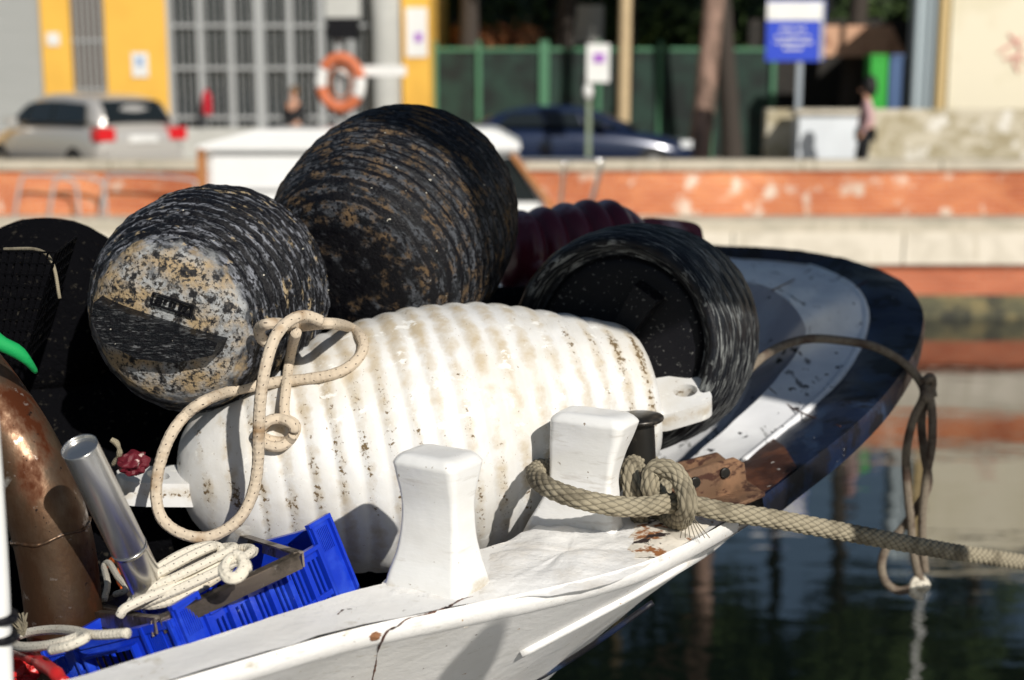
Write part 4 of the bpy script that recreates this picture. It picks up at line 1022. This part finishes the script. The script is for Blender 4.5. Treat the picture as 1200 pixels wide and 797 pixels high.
    M_ty = mat('tyre_rubber', (.02, .02, .02), .8); M_rim = mat('alloy_rim', (.5, .5, .5), .3, .8)
    for fx in (-h + .75, h - .80):
        for s in (-1, 1):
            a = M @ Vector((fx, (.64) * s, .31)); b = M @ Vector((fx, .86 * s, .31))
            w = lathe('wheel', a, b, [(0, .20), (.02, .27), (.1, .305), (.9, .305), (.98, .27), (1, .20)], M_ty, root, seg=28, rows=24)[0]
            lathe('rim', a, M @ Vector((fx, .865 * s, .31)), [(0, .19), (.9, .20), (.97, .19), (.98, .05), (1, .002)], M_rim, w, seg=20, rows=14)
    return root
M_silver = mat('silver_beige_paint', (.56, .54, .51), .28, .35, coat=.6)
M_navyc = mat('dark_blue_car_paint', (.010, .020, .055), .22, .2, coat=.8)
M_cream = mat('cream_car_paint', (.55, .48, .32), .3, coat=.5)
# rear faces us and right: heading mostly left/away
car('parked_car', px2x(84, 23.2), 23.9, math.radians(136), M_silver, 'silver beige hatchback parked at the left with its red tail lamp toward us', 4.1, dz=.07)
car('parked_car', px2x(664, 27), 26.6, math.radians(2), M_navyc, 'dark blue saloon parked side-on behind the white cabin boat', 4.7, 'sedan', 1.36, -.05)

# ---- white cabin boat moored under the wall
D2 = 16.0
M_gel = mat('white_gelcoat', (.80, .80, .79), .3, coat=.3, vary=.06)
M_var = mat('varnished_wood', (.40, .17, .06), .35, coat=.4, bump=[(30, .2, .004, (1, 1, 8))])
mb = thing('cabin_boat', (px2x(430, D2), D2 + .4, 0), 'white cabin boat with varnished wood trim moored under the quay wall behind the floats', 'boat')
def q2(px, py, Y=D2): return P(px, py, Y)
def prism(name, pts, depth, m, parent, bevel=.0):
    bm = bmesh.new(); a = [bm.verts.new(p) for p in pts]; f = bm.faces.new(a); r = bmesh.ops.extrude_face_region(bm, geom=[f]); vs = [g for g in r['geom'] if isinstance(g, bmesh.types.BMVert)]
    bmesh.ops.translate(bm, verts=vs, vec=Vector((0, depth, 0))); return frombm(bm, name, m, parent, bevel > 0, bevel=bevel)
prism('hull', [q2(150, 300), q2(690, 290), q2(660, 380), q2(200, 390)], 2.4, M_gel, mb, .08)
prism('cabin', [q2(243, 300), q2(243, 176), q2(600, 176), q2(640, 240), q2(640, 292)], 1.9, M_gel, mb, .05)
prism('cabin_roof', [q2(228, 172), q2(300, 152), q2(580, 152), q2(612, 170), q2(608, 178), q2(240, 178)], 1.9, M_gel, mb, .03).location.y -= .1
box('coachroof_window', q2(314, 172, D2 - .03), (.75, .03, .12), M_glassd, mb)
prism('windscreen', [q2(560, 184, D2 - .02), q2(600, 184, D2 - .02), q2(632, 236, D2 - .02), q2(560, 236, D2 - .02)], .04, M_glassd, mb)
bar('windscreen_strut', q2(600, 180, D2 - .04), q2(648, 244, D2 - .04), .06, .10, M_var, mb, Vector((0, 1, 0)))
bar('wood_trim', q2(232, 178, D2 - .06), q2(300, 158, D2 - .06), .05, .05, M_var, mb, Vector((0, 1, 0)))
box('side_board', q2(237, 200, D2 - .02), (.10, .06, .45), M_var, mb)
box('rub_strip', q2(400, 222, D2 - .02), (3.0, .03, .03), mat('grey_strip', (.4, .4, .4), .4), mb)
M_stl = mat('stainless_rail', (.75, .74, .72), .2, 1)
tube('guard_rail', [q2(600, 187), q2(660, 187), q2(700, 188), q2(704, 196), q2(690, 250), q2(684, 300)], .028, M_stl, mb, seg=8, step=.05)
tube('guard_rail', [q2(640, 300), q2(655, 250), q2(662, 188)], .022, M_stl, mb, seg=8, step=.05)

# ---- lifebuoy on its stand
D3 = 20.45
lb = thing('lifebuoy', P(399, 97, D3), 'orange lifebuoy with white bands hanging on its stand by the canal', 'lifebuoy')
M_lorange = mat('lifebuoy_orange', (.62, .17, .07), .5, vary=.15)
for k in range(8):
    a0 = 2 * PI * k / 8 + .2; pts = []
    for j in range(9):
        a = a0 + (PI / 4) * j / 8; pts.append(P(399, 97, D3) + Vector((math.cos(a) * .29, 0, math.sin(a) * .36)))
    tube('band' if k % 2 else 'ring_segment', pts, .085 if k % 2 == 0 else .088, M_lorange if k % 4 != 3 else M_white, lb, seg=14, step=.03)
tube('grab_line', [P(399, 97, D3 - .08) + Vector((math.cos(a) * .16, 0, math.sin(a) * .22)) for a in [k * .5 for k in range(14)]], .02, mat('grab_line_brown', (.35, .12, .05), .8), lb, seg=8, step=.03)
ls = thing('lifebuoy_stand', (px2x(400, D3), D3 + .15, ZS), 'grey post with a dark lantern box holding the orange lifebuoy', 'post')
bar('post', (px2x(400, D3), D3 + .15, ZS), (px2x(400, D3), D3 + .15, zpx(15, D3)), .10, .10, M_greyframe, ls, Vector((0, 1, 0)))
bar('arm', P(398, 83, D3 + .08), P(476, 83, D3 + .08), .09, .15, M_white, ls)
box('lantern_box', P(402, 34, D3 + .12), (.46, .25, .30), M_dark_rub, ls, bevel=.03)
box('lamp_panel', P(402, 8, D3 + .1), (.50, .2, .32), M_plast, ls, bevel=.03)
# railing hoops leaning on the quay wall at left
for i, (a, b, lab) in enumerate(((20, 90, 'thin grey bent steel hoop leaning on the brick wall at far left'), (60, 122, 'thin dark steel hoop against the brick wall below the silver car'), (120, 230, 'low wide steel rail hoop in front of the brick wall beside the white boat'))):
    h_ = tube('rail_hoop', [P(a - 4, 262, 19.5), P(a + 4, 215, 19.5), P(a + 14, 205, 19.5), P(b - 10, 210, 19.5), P(b, 222, 19.5), P(b + 3, 262, 19.5)], .022, M_greyframe, None, seg=8, step=.05)
    finish(h_, lab, 'rail')

# ---- fence, poles, signs
D4 = 30.5
M_grn = mat('green_fence_mesh', (.010, .034, .024), .7, layers=[((.003, .008, .007), 1.4, .4, .6, 5, I3)])
fn = thing('green_fence', (px2x(660, D4), D4, ZS), 'green screened fence with pale green posts behind the parked saloon', 'fence')
slab('screen', D4, D4 + .04, ZS, zpx(56, D4), M_grn, fn, px2x(507, D4), px2x(905, D4))
for p in (512, 562, 637, 700, 770, 830, 900):
    box('fence_post', (px2x(p, D4), D4 - .06, (ZS + zpx(48, D4)) / 2), (.09 if p != 637 else .2, .08, zpx(48, D4) - ZS), mat('green_post_paint', (.07, .20, .11), .5), fn)
slab('top_rail', D4 - .04, D4 + .0, zpx(60, D4), zpx(56, D4), MATS['green_post_paint'], fn, px2x(507, D4), px2x(905, D4))
pl = lathe('wooden_pole', Vector((px2x(740, 26), 28.4, ZS)), Vector((px2x(743, 26), 28.4, 9.5)), [(0, .14), (.5, .12), (1, .09)], mat('pale_wood_pole', (.58, .44, .26), .8, vary=.2), None, seg=16, rows=20)[0]
pl.matrix_basis = pl.matrix_basis; finish(pl, 'tall pale wooden pole standing behind the dark blue saloon', 'pole')
D5 = 24.4
ps = thing('parking_sign', (px2x(690, D5), D5, ZS), 'white sign with a purple mark on a pale post behind the dark saloon', 'sign')
bar('post', (px2x(689, D5), D5 + .03, ZS), (px2x(689, D5), D5 + .03, zpx(55, D5)), .08, .08, mat('pale_green_post', (.22, .27, .19), .6), ps, Vector((0, 1, 0)))
box('sign_plate', P(701, 74, D5), (.40, .03, .66), M_white, ps, bevel=.01)
box('sign_mark', P(702, 68, D5 - .025), (.20, .01, .16), MATS['purple_mark'], ps)
lathe('cap_ball', P(689, 118, D5 - .1), P(689, 98, D5 - .1), [(0, .002), (.1, .05), (.5, .09), (.9, .05), (1, .002)], M_white, ps, seg=16, rows=14)
D6 = 24.6
bs = thing('blue_sign', (px2x(931, D6), D6, ZS), 'blue and white rectangular sign on a thin grey post at the right', 'sign')
bar('post', (px2x(931, D6), D6 + .04, ZS), (px2x(931, D6), D6 + .04, zpx(0, D6)), .10, .06, mat('galvanised_post', (.30, .34, .38), .5, .3), bs, Vector((0, 1, 0)))
box('sign_plate', P(932, 36, D6), (1.02, .04, 1.05), mat('sign_blue', (.02, .06, .52), .4), bs, bevel=.01)
box('white_header', P(931, 13, D6 - .03), (.96, .02, .32), M_white, bs)
box('side_edge', P(963, 36, D6 - .02), (.06, .03, 1.02), MATS['galvanised_post'] if False else M_greyframe, bs)
for y, w, dx in ((34, .45, 0), (43, .62, 0), (50, .70, 0), (57, .34, .0)):
    n_ = max(3, int(w / .07)); bm = bmesh.new()
    for k in range(n_):
        if (k * 7 + int(y)) % 5 == 0: continue
        add_box(bm, P(929, y, D6 - .035) + Vector((-w / 2 + (k + .5) * w / n_, 0, 0)), (w / n_ * .62, .008, .045))
    add_box(bm, P(929, y, D6 - .028), (w, .004, .012))
    frombm(bm, 'text_line', M_white, bs)

# ---- right side: low wall, concrete building, cabinet, bins
D7 = 23.2
M_lw = mat('peeling_wall_plaster', (.56, .51, .40), .85, layers=[((.36, .31, .20), 1.6, .45, .58, 7, (1, 1, 1.4)), ((.70, .67, .60), 2.4, .58, .64, 7, I3), ((.22, .20, .10), 2.0, .66, .72, 6, (2, 1, .5))], bump=[(18, .5, .02, I3)])
lw = slab('low_wall', D7, D7 + .35, ZS, zpx(128, D7), M_lw, None, px2x(895, D7), 30); finish(lw, 'low peeling plaster wall at the right below the cream building', 'wall')
cbn = thing('white_cabinet', (px2x(968, 22.6), 22.6, ZS), 'white metal cabinet standing against the low peeling wall', 'cabinet')
box('cabinet_body', ((px2x(930, 22.6) + px2x(1006, 22.6)) / 2, 22.7, (ZS + zpx(134, 22.6)) / 2), (px2x(1006, 22.6) - px2x(930, 22.6), .5, zpx(134, 22.6) - ZS), mat('cabinet_white', (.66, .70, .74), .4, vary=.1), cbn, bevel=.02)
box('cabinet_lid', (px2x(968, 22.6), 22.68, zpx(131, 22.6)), (px2x(1010, 22.6) - px2x(926, 22.6), .62, .06), M_stone, cbn, bevel=.01)
D8 = 26.0
cb = thing('cream_building', (px2x(1250, D8), D8 + 2, ZS), 'plain cream building with grey corner pipes and faint red graffiti at the right', 'building')
M_crm = mat('cream_plaster', (.74, .68, .53), .8, layers=[((.66, .60, .44), 1.2, .5, .7, 6, I3), ((.55, .45, .2), 2.0, .72, .76, 6, (2, 1, .5))], bump=[(20, .2, .01, I3)])
def vprism(name, xy, z0, z1, m, parent):
    bm = bmesh.new(); a = [bm.verts.new((x, y, z0)) for x, y in xy]; f = bm.faces.new(a); r = bmesh.ops.extrude_face_region(bm, geom=[f]); vs = [g for g in r['geom'] if isinstance(g, bmesh.types.BMVert)]
    bmesh.ops.translate(bm, verts=vs, vec=Vector((0, 0, z1 - z0))); return frombm(bm, name, m, parent)
xc_ = px2x(1102, D8)
vprism('wall', [(xc_, D8), (32, D8), (32, D8 + 7), (xc_ + 2.3, D8 + 7)], ZS, 5.9, M_crm, cb)
vprism('roof', [(xc_ - .1, D8 - .15), (32.2, D8 - .15), (32.2, D8 + 7.2), (xc_ + 2.2, D8 + 7.2)], 5.9, 6.05, M_conc, cb)
box('corner_strip', (px2x(1094, D8), D8 + .1, (ZS + 5.9) / 2), (.17, .3, 5.9 - ZS), mat('tan_corner', (.52, .38, .18), .7), cb)
for p, w in ((1066, .16), (1074, .12), (1083, .14)):
    lathe('drain_pipe', Vector((px2x(p, D8), D8 + .12, ZS)), Vector((px2x(p, D8), D8 + .12, 6.0)), [(0, w / 2), (.5, w / 2), (1, w / 2)], mat('grey_pipe_paint', (.36, .42, .45), .5), cb, seg=16, rows=4)
box('pipe_backing', (px2x(1075, D8), D8 + .35, (ZS + 6) / 2), (.46, .1, 6 - ZS), M_greyframe, cb)
bm = bmesh.new(); random.seed(5)
for pts in ([(1182, 40), (1190, 48), (1196, 60), (1188, 72), (1194, 84)], [(1170, 62), (1180, 55), (1198, 45)], [(1176, 70), (1190, 66), (1200, 72)]):
    bm.from_mesh(tube_mesh([P(x, y, D8 - .005) for x, y in pts], .035, seg=6, step=.05))
frombm(bm, 'graffiti', mat('faded_pink_paint', (.66, .36, .30), .8), cb, True)
D9 = 25.2
for p, w, m_, lab in ((1020, .34, mat('bin_green', (.02, .33, .03), .5), 'bright green upright bin in the dark passage at the right'), (1037, .26, mat('bin_blue', (.05, .10, .22), .5), 'dark blue upright bin beside the green one')):
    r = thing('waste_bin', (px2x(p, D9), D9, ZS), lab, 'bin', 'bins in the dark passage')
    bm = bmesh.new(); z1 = zpx(68, D9); add_box(bm, (px2x(p, D9), D9, (ZS + z1) / 2), (w, .4, z1 - ZS)); frombm(bm, 'bin_body', m_, r, True, bevel=.03)
    box('lid', (px2x(p, D9), D9, z1 + .03), (w + .03, .44, .06), m_, r, bevel=.01)
# peach roof and dark shed in the passage
shd = thing('tiled_shed', (px2x(1000, 31), 31, ZS), 'dark open shed with a sunlit peach tiled roof behind the blue sign', 'shed')
prism('roof', [P(955, 66, 30), P(960, 30, 30), P(1045, 30, 30), P(1062, 66, 30)], .4, mat('peach_tiles', (.58, .34, .22), .8, layers=[((.3, .14, .08), 2, .5, .6, 5, I3)]), shd)
box('back_wall', (px2x(990, 32), 32.5, ZS + 1.6), (4.6, .2, 3.2), M_dark_in, shd)

# ---- people
def person(name, loc, yaw, H, shirt, trouser, hair, skin, label, pose='walk', top_m=None):
    root = thing(name, loc, label, 'person')
    s = H / 1.72; Rz = Matrix.Rotation(yaw, 3, 'Z'); L = Vector(loc)
    J = {'pel': (0, 0, .95), 'ab': (0, 0, 1.10), 'ch': (0, .0, 1.32), 'nk': (0, 0, 1.46), 'hb': (0, -.01, 1.54), 'ht': (0, -.02, 1.68),
         'sl': (-.17, 0, 1.40), 'el': (-.23, .02, 1.13), 'wl': (-.20, -.12, .92), 'hl': (-.20, -.16, .84), 'sr': (.17, 0, 1.40), 'er': (.23, .04, 1.13), 'wr': (.20, -.08, .90), 'hr': (.20, -.11, .82),
         'pl': (-.09, 0, .90), 'kl': (-.10, -.10, .50), 'al': (-.10, .10, .09), 'fl': (-.10, -.05, .04), 'pr': (.09, 0, .90), 'kr': (.10, -.02, .50), 'ar': (.10, -.02, .09), 'fr': (.10, -.17, .04)}
    Rd = {'pel': .14, 'ab': .125, 'ch': .15, 'nk': .055, 'hb': .075, 'ht': .085, 'sl': .06, 'el': .045, 'wl': .032, 'hl': .03, 'sr': .06, 'er': .045, 'wr': .032, 'hr': .03, 'pl': .09, 'kl': .06, 'al': .04, 'fl': .035, 'pr': .09, 'kr': .06, 'ar': .04, 'fr': .035}
    E = [('pel', 'ab'), ('ab', 'ch'), ('ch', 'nk'), ('nk', 'hb'), ('hb', 'ht'), ('ch', 'sl'), ('sl', 'el'), ('el', 'wl'), ('wl', 'hl'), ('ch', 'sr'), ('sr', 'er'), ('er', 'wr'), ('wr', 'hr'), ('pel', 'pl'), ('pl', 'kl'), ('kl', 'al'), ('al', 'fl'), ('pel', 'pr'), ('pr', 'kr'), ('kr', 'ar'), ('ar', 'fr')]
    def grow(nm, keys, edges, k, m):
        idx = {q: i for i, q in enumerate(keys)}
        me = bpy.data.meshes.new(nm); me.from_pydata([tuple(L + Rz @ (Vector(J[q]) * s)) for q in keys], [(idx[a], idx[b]) for a, b in edges], [])
        o = link(nm, me, m, root, False)
        md = o.modifiers.new('skin', 'SKIN'); sk = me.skin_vertices[0].data if me.skin_vertices else None
        if sk is None: return o
        for q, i in idx.items(): r = Rd[q] * s * k; sk[i].radius = (r, r * (.8 if q in ('ch', 'ab', 'pel') else 1))
        sk[0].use_root = True; md.use_smooth_shade = True
        o.modifiers.new('sub', 'SUBSURF').render_levels = 2; return o
    # skin_vertices layer must exist: create through bmesh
    def grow2(nm, keys, edges, k, m):
        bm = bmesh.new(); lay = bm.verts.layers.skin.verify(); vs = {}
        for n_, q in enumerate(keys):
            v = bm.verts.new(L + Rz @ (Vector(J[q]) * s)); r = Rd[q] * s * k; v[lay].radius = (r, r * (.8 if q in ('ch', 'ab', 'pel') else 1)); v[lay].use_root = n_ == 0; vs[q] = v
        for a, b in edges: bm.edges.new((vs[a], vs[b]))
        me = bpy.data.meshes.new(nm); bm.to_mesh(me); bm.free(); o = link(nm, me, m, root, False)
        md = o.modifiers.new('skin', 'SKIN'); md.use_smooth_shade = True; sb = o.modifiers.new('sub', 'SUBSURF'); sb.levels = 1; sb.render_levels = 2; return o
    grow2('body', list(J), E, 1, skin)
    grow2('top', ['pel', 'ab', 'ch', 'sl', 'el', 'wl', 'sr', 'er', 'wr'], [('pel', 'ab'), ('ab', 'ch'), ('ch', 'sl'), ('sl', 'el'), ('el', 'wl'), ('ch', 'sr'), ('sr', 'er'), ('er', 'wr')], 1.16, shirt)
    grow2('trousers', ['pel', 'pl', 'kl', 'al', 'pr', 'kr', 'ar'], [('pel', 'pl'), ('pl', 'kl'), ('kl', 'al'), ('pel', 'pr'), ('pr', 'kr'), ('kr', 'ar')], 1.12, trouser)
    hc = L + Rz @ (Vector((0, .035, 1.66)) * s)
    blob('hair', hc, (.105 * s, .11 * s, .12 * s) if pose != 'long' else (.12 * s, .12 * s, .19 * s), hair, root, .12, 3)
    for q in (-.03, .03): blob('eye', L + Rz @ (Vector((q, -.105, 1.63)) * s), (.010, .008, .008), M_dark_rub, root, 0, 2)
    blob('nose', L + Rz @ (Vector((0, -.115, 1.60)) * s), (.012, .018, .02), skin, root, 0, 2)
    return root
M_skin = mat('skin', (.55, .30, .20), .6); M_blk = mat('black_cloth', (.012, .012, .014), .8); M_pink = mat('dusty_pink_cloth', (.50, .32, .33), .8); M_hair = mat('dark_hair', (.01, .008, .008), .6)
person('person', (px2x(1010, 21.2), 21.2, ZS + .1), math.radians(-100), 1.60, M_pink, M_blk, M_hair, M_skin, 'person with long black hair and a pink top walking past the white cabinet', 'long')
person('person', (px2x(348, 26.4), 26.4, ZS), math.radians(-20), 1.62, M_blk, M_blk, mat('brown_hair', (.12, .06, .02), .7), M_skin, 'person in a black jacket with head lowered in front of the grey window')

# ---- trees
M_bark = mat('pinkish_pine_bark', (.34, .22, .17), .9, layers=[((.12, .08, .06), 3, .45, .6, 6, (1, 1, .4))], bump=[(16, .6, .03, (1, 1, .4))])
M_bark2 = mat('dark_bark', (.05, .04, .033), .9, bump=[(16, .6, .03, (1, 1, .4))])
def leaf_mat(name, a, b):
    return mat(name, a, .6, layers=[(b, .8, .4, .65, 3, I3)])
M_leaf = [leaf_mat('leaf_dark_green', (.030, .055, .016), (.055, .09, .02)), leaf_mat('leaf_mid_green', (.05, .085, .02), (.09, .12, .03))]
def leafmesh(clumps, n, size):
    vs = []; fs = []
    for c, r in clumps:
        for k in range(int(n * r * r)):
            d = Vector((random.gauss(0, 1), random.gauss(0, 1), random.gauss(0, .75))).normalized() * r * random.uniform(.55, 1.05)
            p = c + d; s = size * random.uniform(.6, 1.4)
            u = Vector((random.gauss(0, 1), random.gauss(0, 1), random.gauss(0, 1))).normalized(); v = u.orthogonal().normalized()
            i = len(vs); vs += [p - u * s, p + v * s * .5, p + u * s, p - v * s * .5]; fs.append((i, i + 1, i + 2, i + 3))
    return mesh(vs, fs)
def tree(name, x, y, h, r, lean, seed, bark, leaf, label, z0=ZS, tr=.28, base=.5, n=420, grp='trees behind the fence and street', size=.13):
    random.seed(seed); root = thing(name, (x, y, z0), label, 'tree', grp)
    top = Vector((x + lean, y, z0 + h * .8)); b0 = Vector((x, y, z0 - .1)); md = b0.lerp(top, .5) + Vector((random.uniform(-.3, .3), 0, 0))
    t_ = tube('trunk', [b0, md, top], tr, bark, root, seg=14, step=.25, taper=lambda t: 1 - .65 * t, wob=.1)
    cl = []
    for k in range(7):
        a = 2 * PI * k / 7 + random.uniform(-.3, .3); st0 = b0.lerp(top, random.uniform(base, .95))
        e = st0 + Vector((math.cos(a) * r * random.uniform(.5, .8), math.sin(a) * r * random.uniform(.5, .8), r * random.uniform(.15, .55)))
        tube('limb', [st0, st0.lerp(e, .5) + Vector((0, 0, -.1)), e], tr * .35, bark, root, seg=8, step=.25, taper=lambda t: 1 - .7 * t)
        cl.append((e, r * random.uniform(.32, .5)))
    for k in range(9):
        a = random.uniform(0, 2 * PI); q = random.uniform(0, .75) * r
        cl.append((top + Vector((math.cos(a) * q, math.sin(a) * q, random.uniform(-.3, .5) * r * .7)), r * random.uniform(.28, .45)))
    link('crown', leafmesh(cl, n, size), leaf, root, False)
    return root
tl_ = [('pine_tree', 816, 27.5, 13.5, 3.4, .2, M_bark, 'pine with a sunlit pinkish trunk left of the blue sign', .24),
       ('pine_tree', 858, 28.6, 14, 3.4, -.6, M_bark2, 'pine with a thin black trunk just left of the blue sign', .22),
       ('pine_tree', 640, 31.5, 14, 3.9, .8, M_bark2, 'dark pine rising behind the green fence above the saloon', .26),
       ('pine_tree', 548, 31.0, 14.5, 3.8, -.4, M_bark2, 'dark pine beside the yellow building end', .26),
       ('pine_tree', 985, 31, 13.5, 3.8, .3, M_bark2, 'pine standing behind the tiled shed', .25),
       ('pine_tree', 1160, 36, 15, 4.2, .3, M_bark2, 'tall pine behind the cream building', .28),
       ('pine_tree', 733, 31.5, 14.2, 4.0, -.5, M_bark2, 'tall pine directly behind the wooden pole', .26),
       ('pine_tree', 905, 34, 15, 4.2, .5, M_bark2, 'tall dark pine behind the foot of the blue sign', .26)]
for i, (k, p, y, h, r, ln, bk_, lab, tr) in enumerate(tl_):
    tree(k, px2x(p, y), y, h, r, ln, 20 + i, bk_, M_leaf[i % 2], lab, tr=tr, base=.60, n=620)
fp = lathe('flagpole', Vector((8.55, D8 + 1.2, 6.0)), Vector((8.55, D8 + 1.2, 9.6)), [(0, .10), (.04, .10), (.05, .06), (.98, .045), (1, .01)], M_white, None, seg=16, rows=30)[0]
finish(fp, 'white pole on the roof of the cream building, mirrored as a pale streak', 'pole')
nbd = thing('notice_board', (px2x(688, 32.2), 32.2, ZS), 'pale grey board standing above the green fence behind the white sign with the purple mark', 'board')
bar('board_post', (px2x(688, 32.2), 32.3, ZS), (px2x(688, 32.2), 32.3, 4.9), .12, .08, M_greyframe, nbd, Vector((0, 1, 0)))
box('board_panel', P(688, 28, 32.2), (.75, .05, .85), M_plast, nbd, bevel=.01)
random.seed(41)
ab = link('shrub', leafmesh([(P(random.uniform(545, 632), random.uniform(40, 58), 31.6 + random.uniform(0, .6)), random.uniform(.25, .45)) for _ in range(16)] + [(Vector((px2x(590, 31.8), 31.8, ZS + .4 * k)), .35) for k in range(7)], 240, .10), leaf_mat('leaf_autumn_brown', (.26, .10, .04), (.16, .09, .04)), None, False)
finish(ab, 'brown autumn shrub showing over the green fence next to the yellow building', 'shrub')
# dark evergreen hedge closing the park behind
random.seed(99)
cl = [(Vector((random.uniform(-3, 20), random.uniform(36.5, 39), ZS + random.uniform(.2, 4.1))), random.uniform(.7, 1.2)) for _ in range(170)]
hg = link('hedge', leafmesh(cl, 110, .2), M_leaf[0], None, False); finish(hg, 'dense dark evergreen hedge closing the park behind the fence', 'hedge')
M_park_shade = mat('park_shade_black', (.012, .012, .011), .9)  # near-black colour stands in for the park's deep shade
bw_ = slab('park_wall', 39.5, 39.9, ZS, 5.9, M_park_shade, None, -6, 22); finish(bw_, 'wall behind the evergreen hedge, its deep shade put into a near-black colour', 'wall')
# white lamp post whose reflection reaches the water at the right

# parked van parts and small odds behind the fence are in shade
# ---- added blockers on our right, outside the picture: panels cut to shade the bow
occluder = thing('shade_blockers', (2.0, 1.0, 0), 'unseen panels and hull added to shade the bow, just outside the picture on the right', 'boat')
def towards_sun(p, y): return p - SD * ((p.y - y) / SD.y)
def vpanel(name, pts, y, t, m, parent):
    bm = bmesh.new(); a = [bm.verts.new(towards_sun(p, y)) for p in pts]; f = bm.faces.new(a)
    r = bmesh.ops.extrude_face_region(bm, geom=[f]); vs = [g for g in r['geom'] if isinstance(g, bmesh.types.BMVert)]
    bmesh.ops.translate(bm, verts=vs, vec=Vector((0, t, 0))); return frombm(bm, name, m, parent)
M_shade_panel = mat('shade_panel_grey', (.25, .26, .27), .9)
vpanel('shade_panel', [P(748, 392, 2.95), P(880, 392, 3.35), P(990, 452, 3.3), P(1085, 565, 3.54), P(1190, 560, 3.7), P(1250, 150, 4.6), P(900, 60, 4.6), P(600, -60, 3.3), P(405, 100, 3.2), P(420, 150, 3.15), P(520, 200, 3.08), P(570, 300, 2.98), P(660, 372, 2.95)], 1.0, .04, M_shade_panel, occluder)  # unseen panel added, its outline cut to the wanted shade edges
q0, q1 = towards_sun(P(985, 620, 2.77), 1.05), towards_sun(P(1115, 645, 3.05), 1.05)
box('shade_board', ((q0.x + q1.x) / 2, 1.09, 1.96), (q1.x - q0.x, .08, 3.5), M_gel, occluder)  # unseen board added to shade part of the mooring rope and rim
prism('hull', [Vector((1.3, .4, -.3)), Vector((4.2, .4, -.3)), Vector((4.6, .4, 1.3)), Vector((1.1, .4, 1.3))], 1.6, M_gel, occluder, .05)  # added hull under the unseen panels
q = towards_sun(onsurf(CB, 590, 722, 0, 2.3), 1.0)
mp_ = lathe('shade_post', Vector((q.x, 1.0, -1)), Vector((q.x, 1.0, q.z - .02)), [(0, .06), (.9, .06), (.98, .055), (1, .03)], M_bark2, None, seg=20, rows=30)[0]  # unseen post added to cast the dark band on the near hull
finish(mp_, 'unseen dark post added to shade a band of the hull, just outside the picture on the right', 'post')
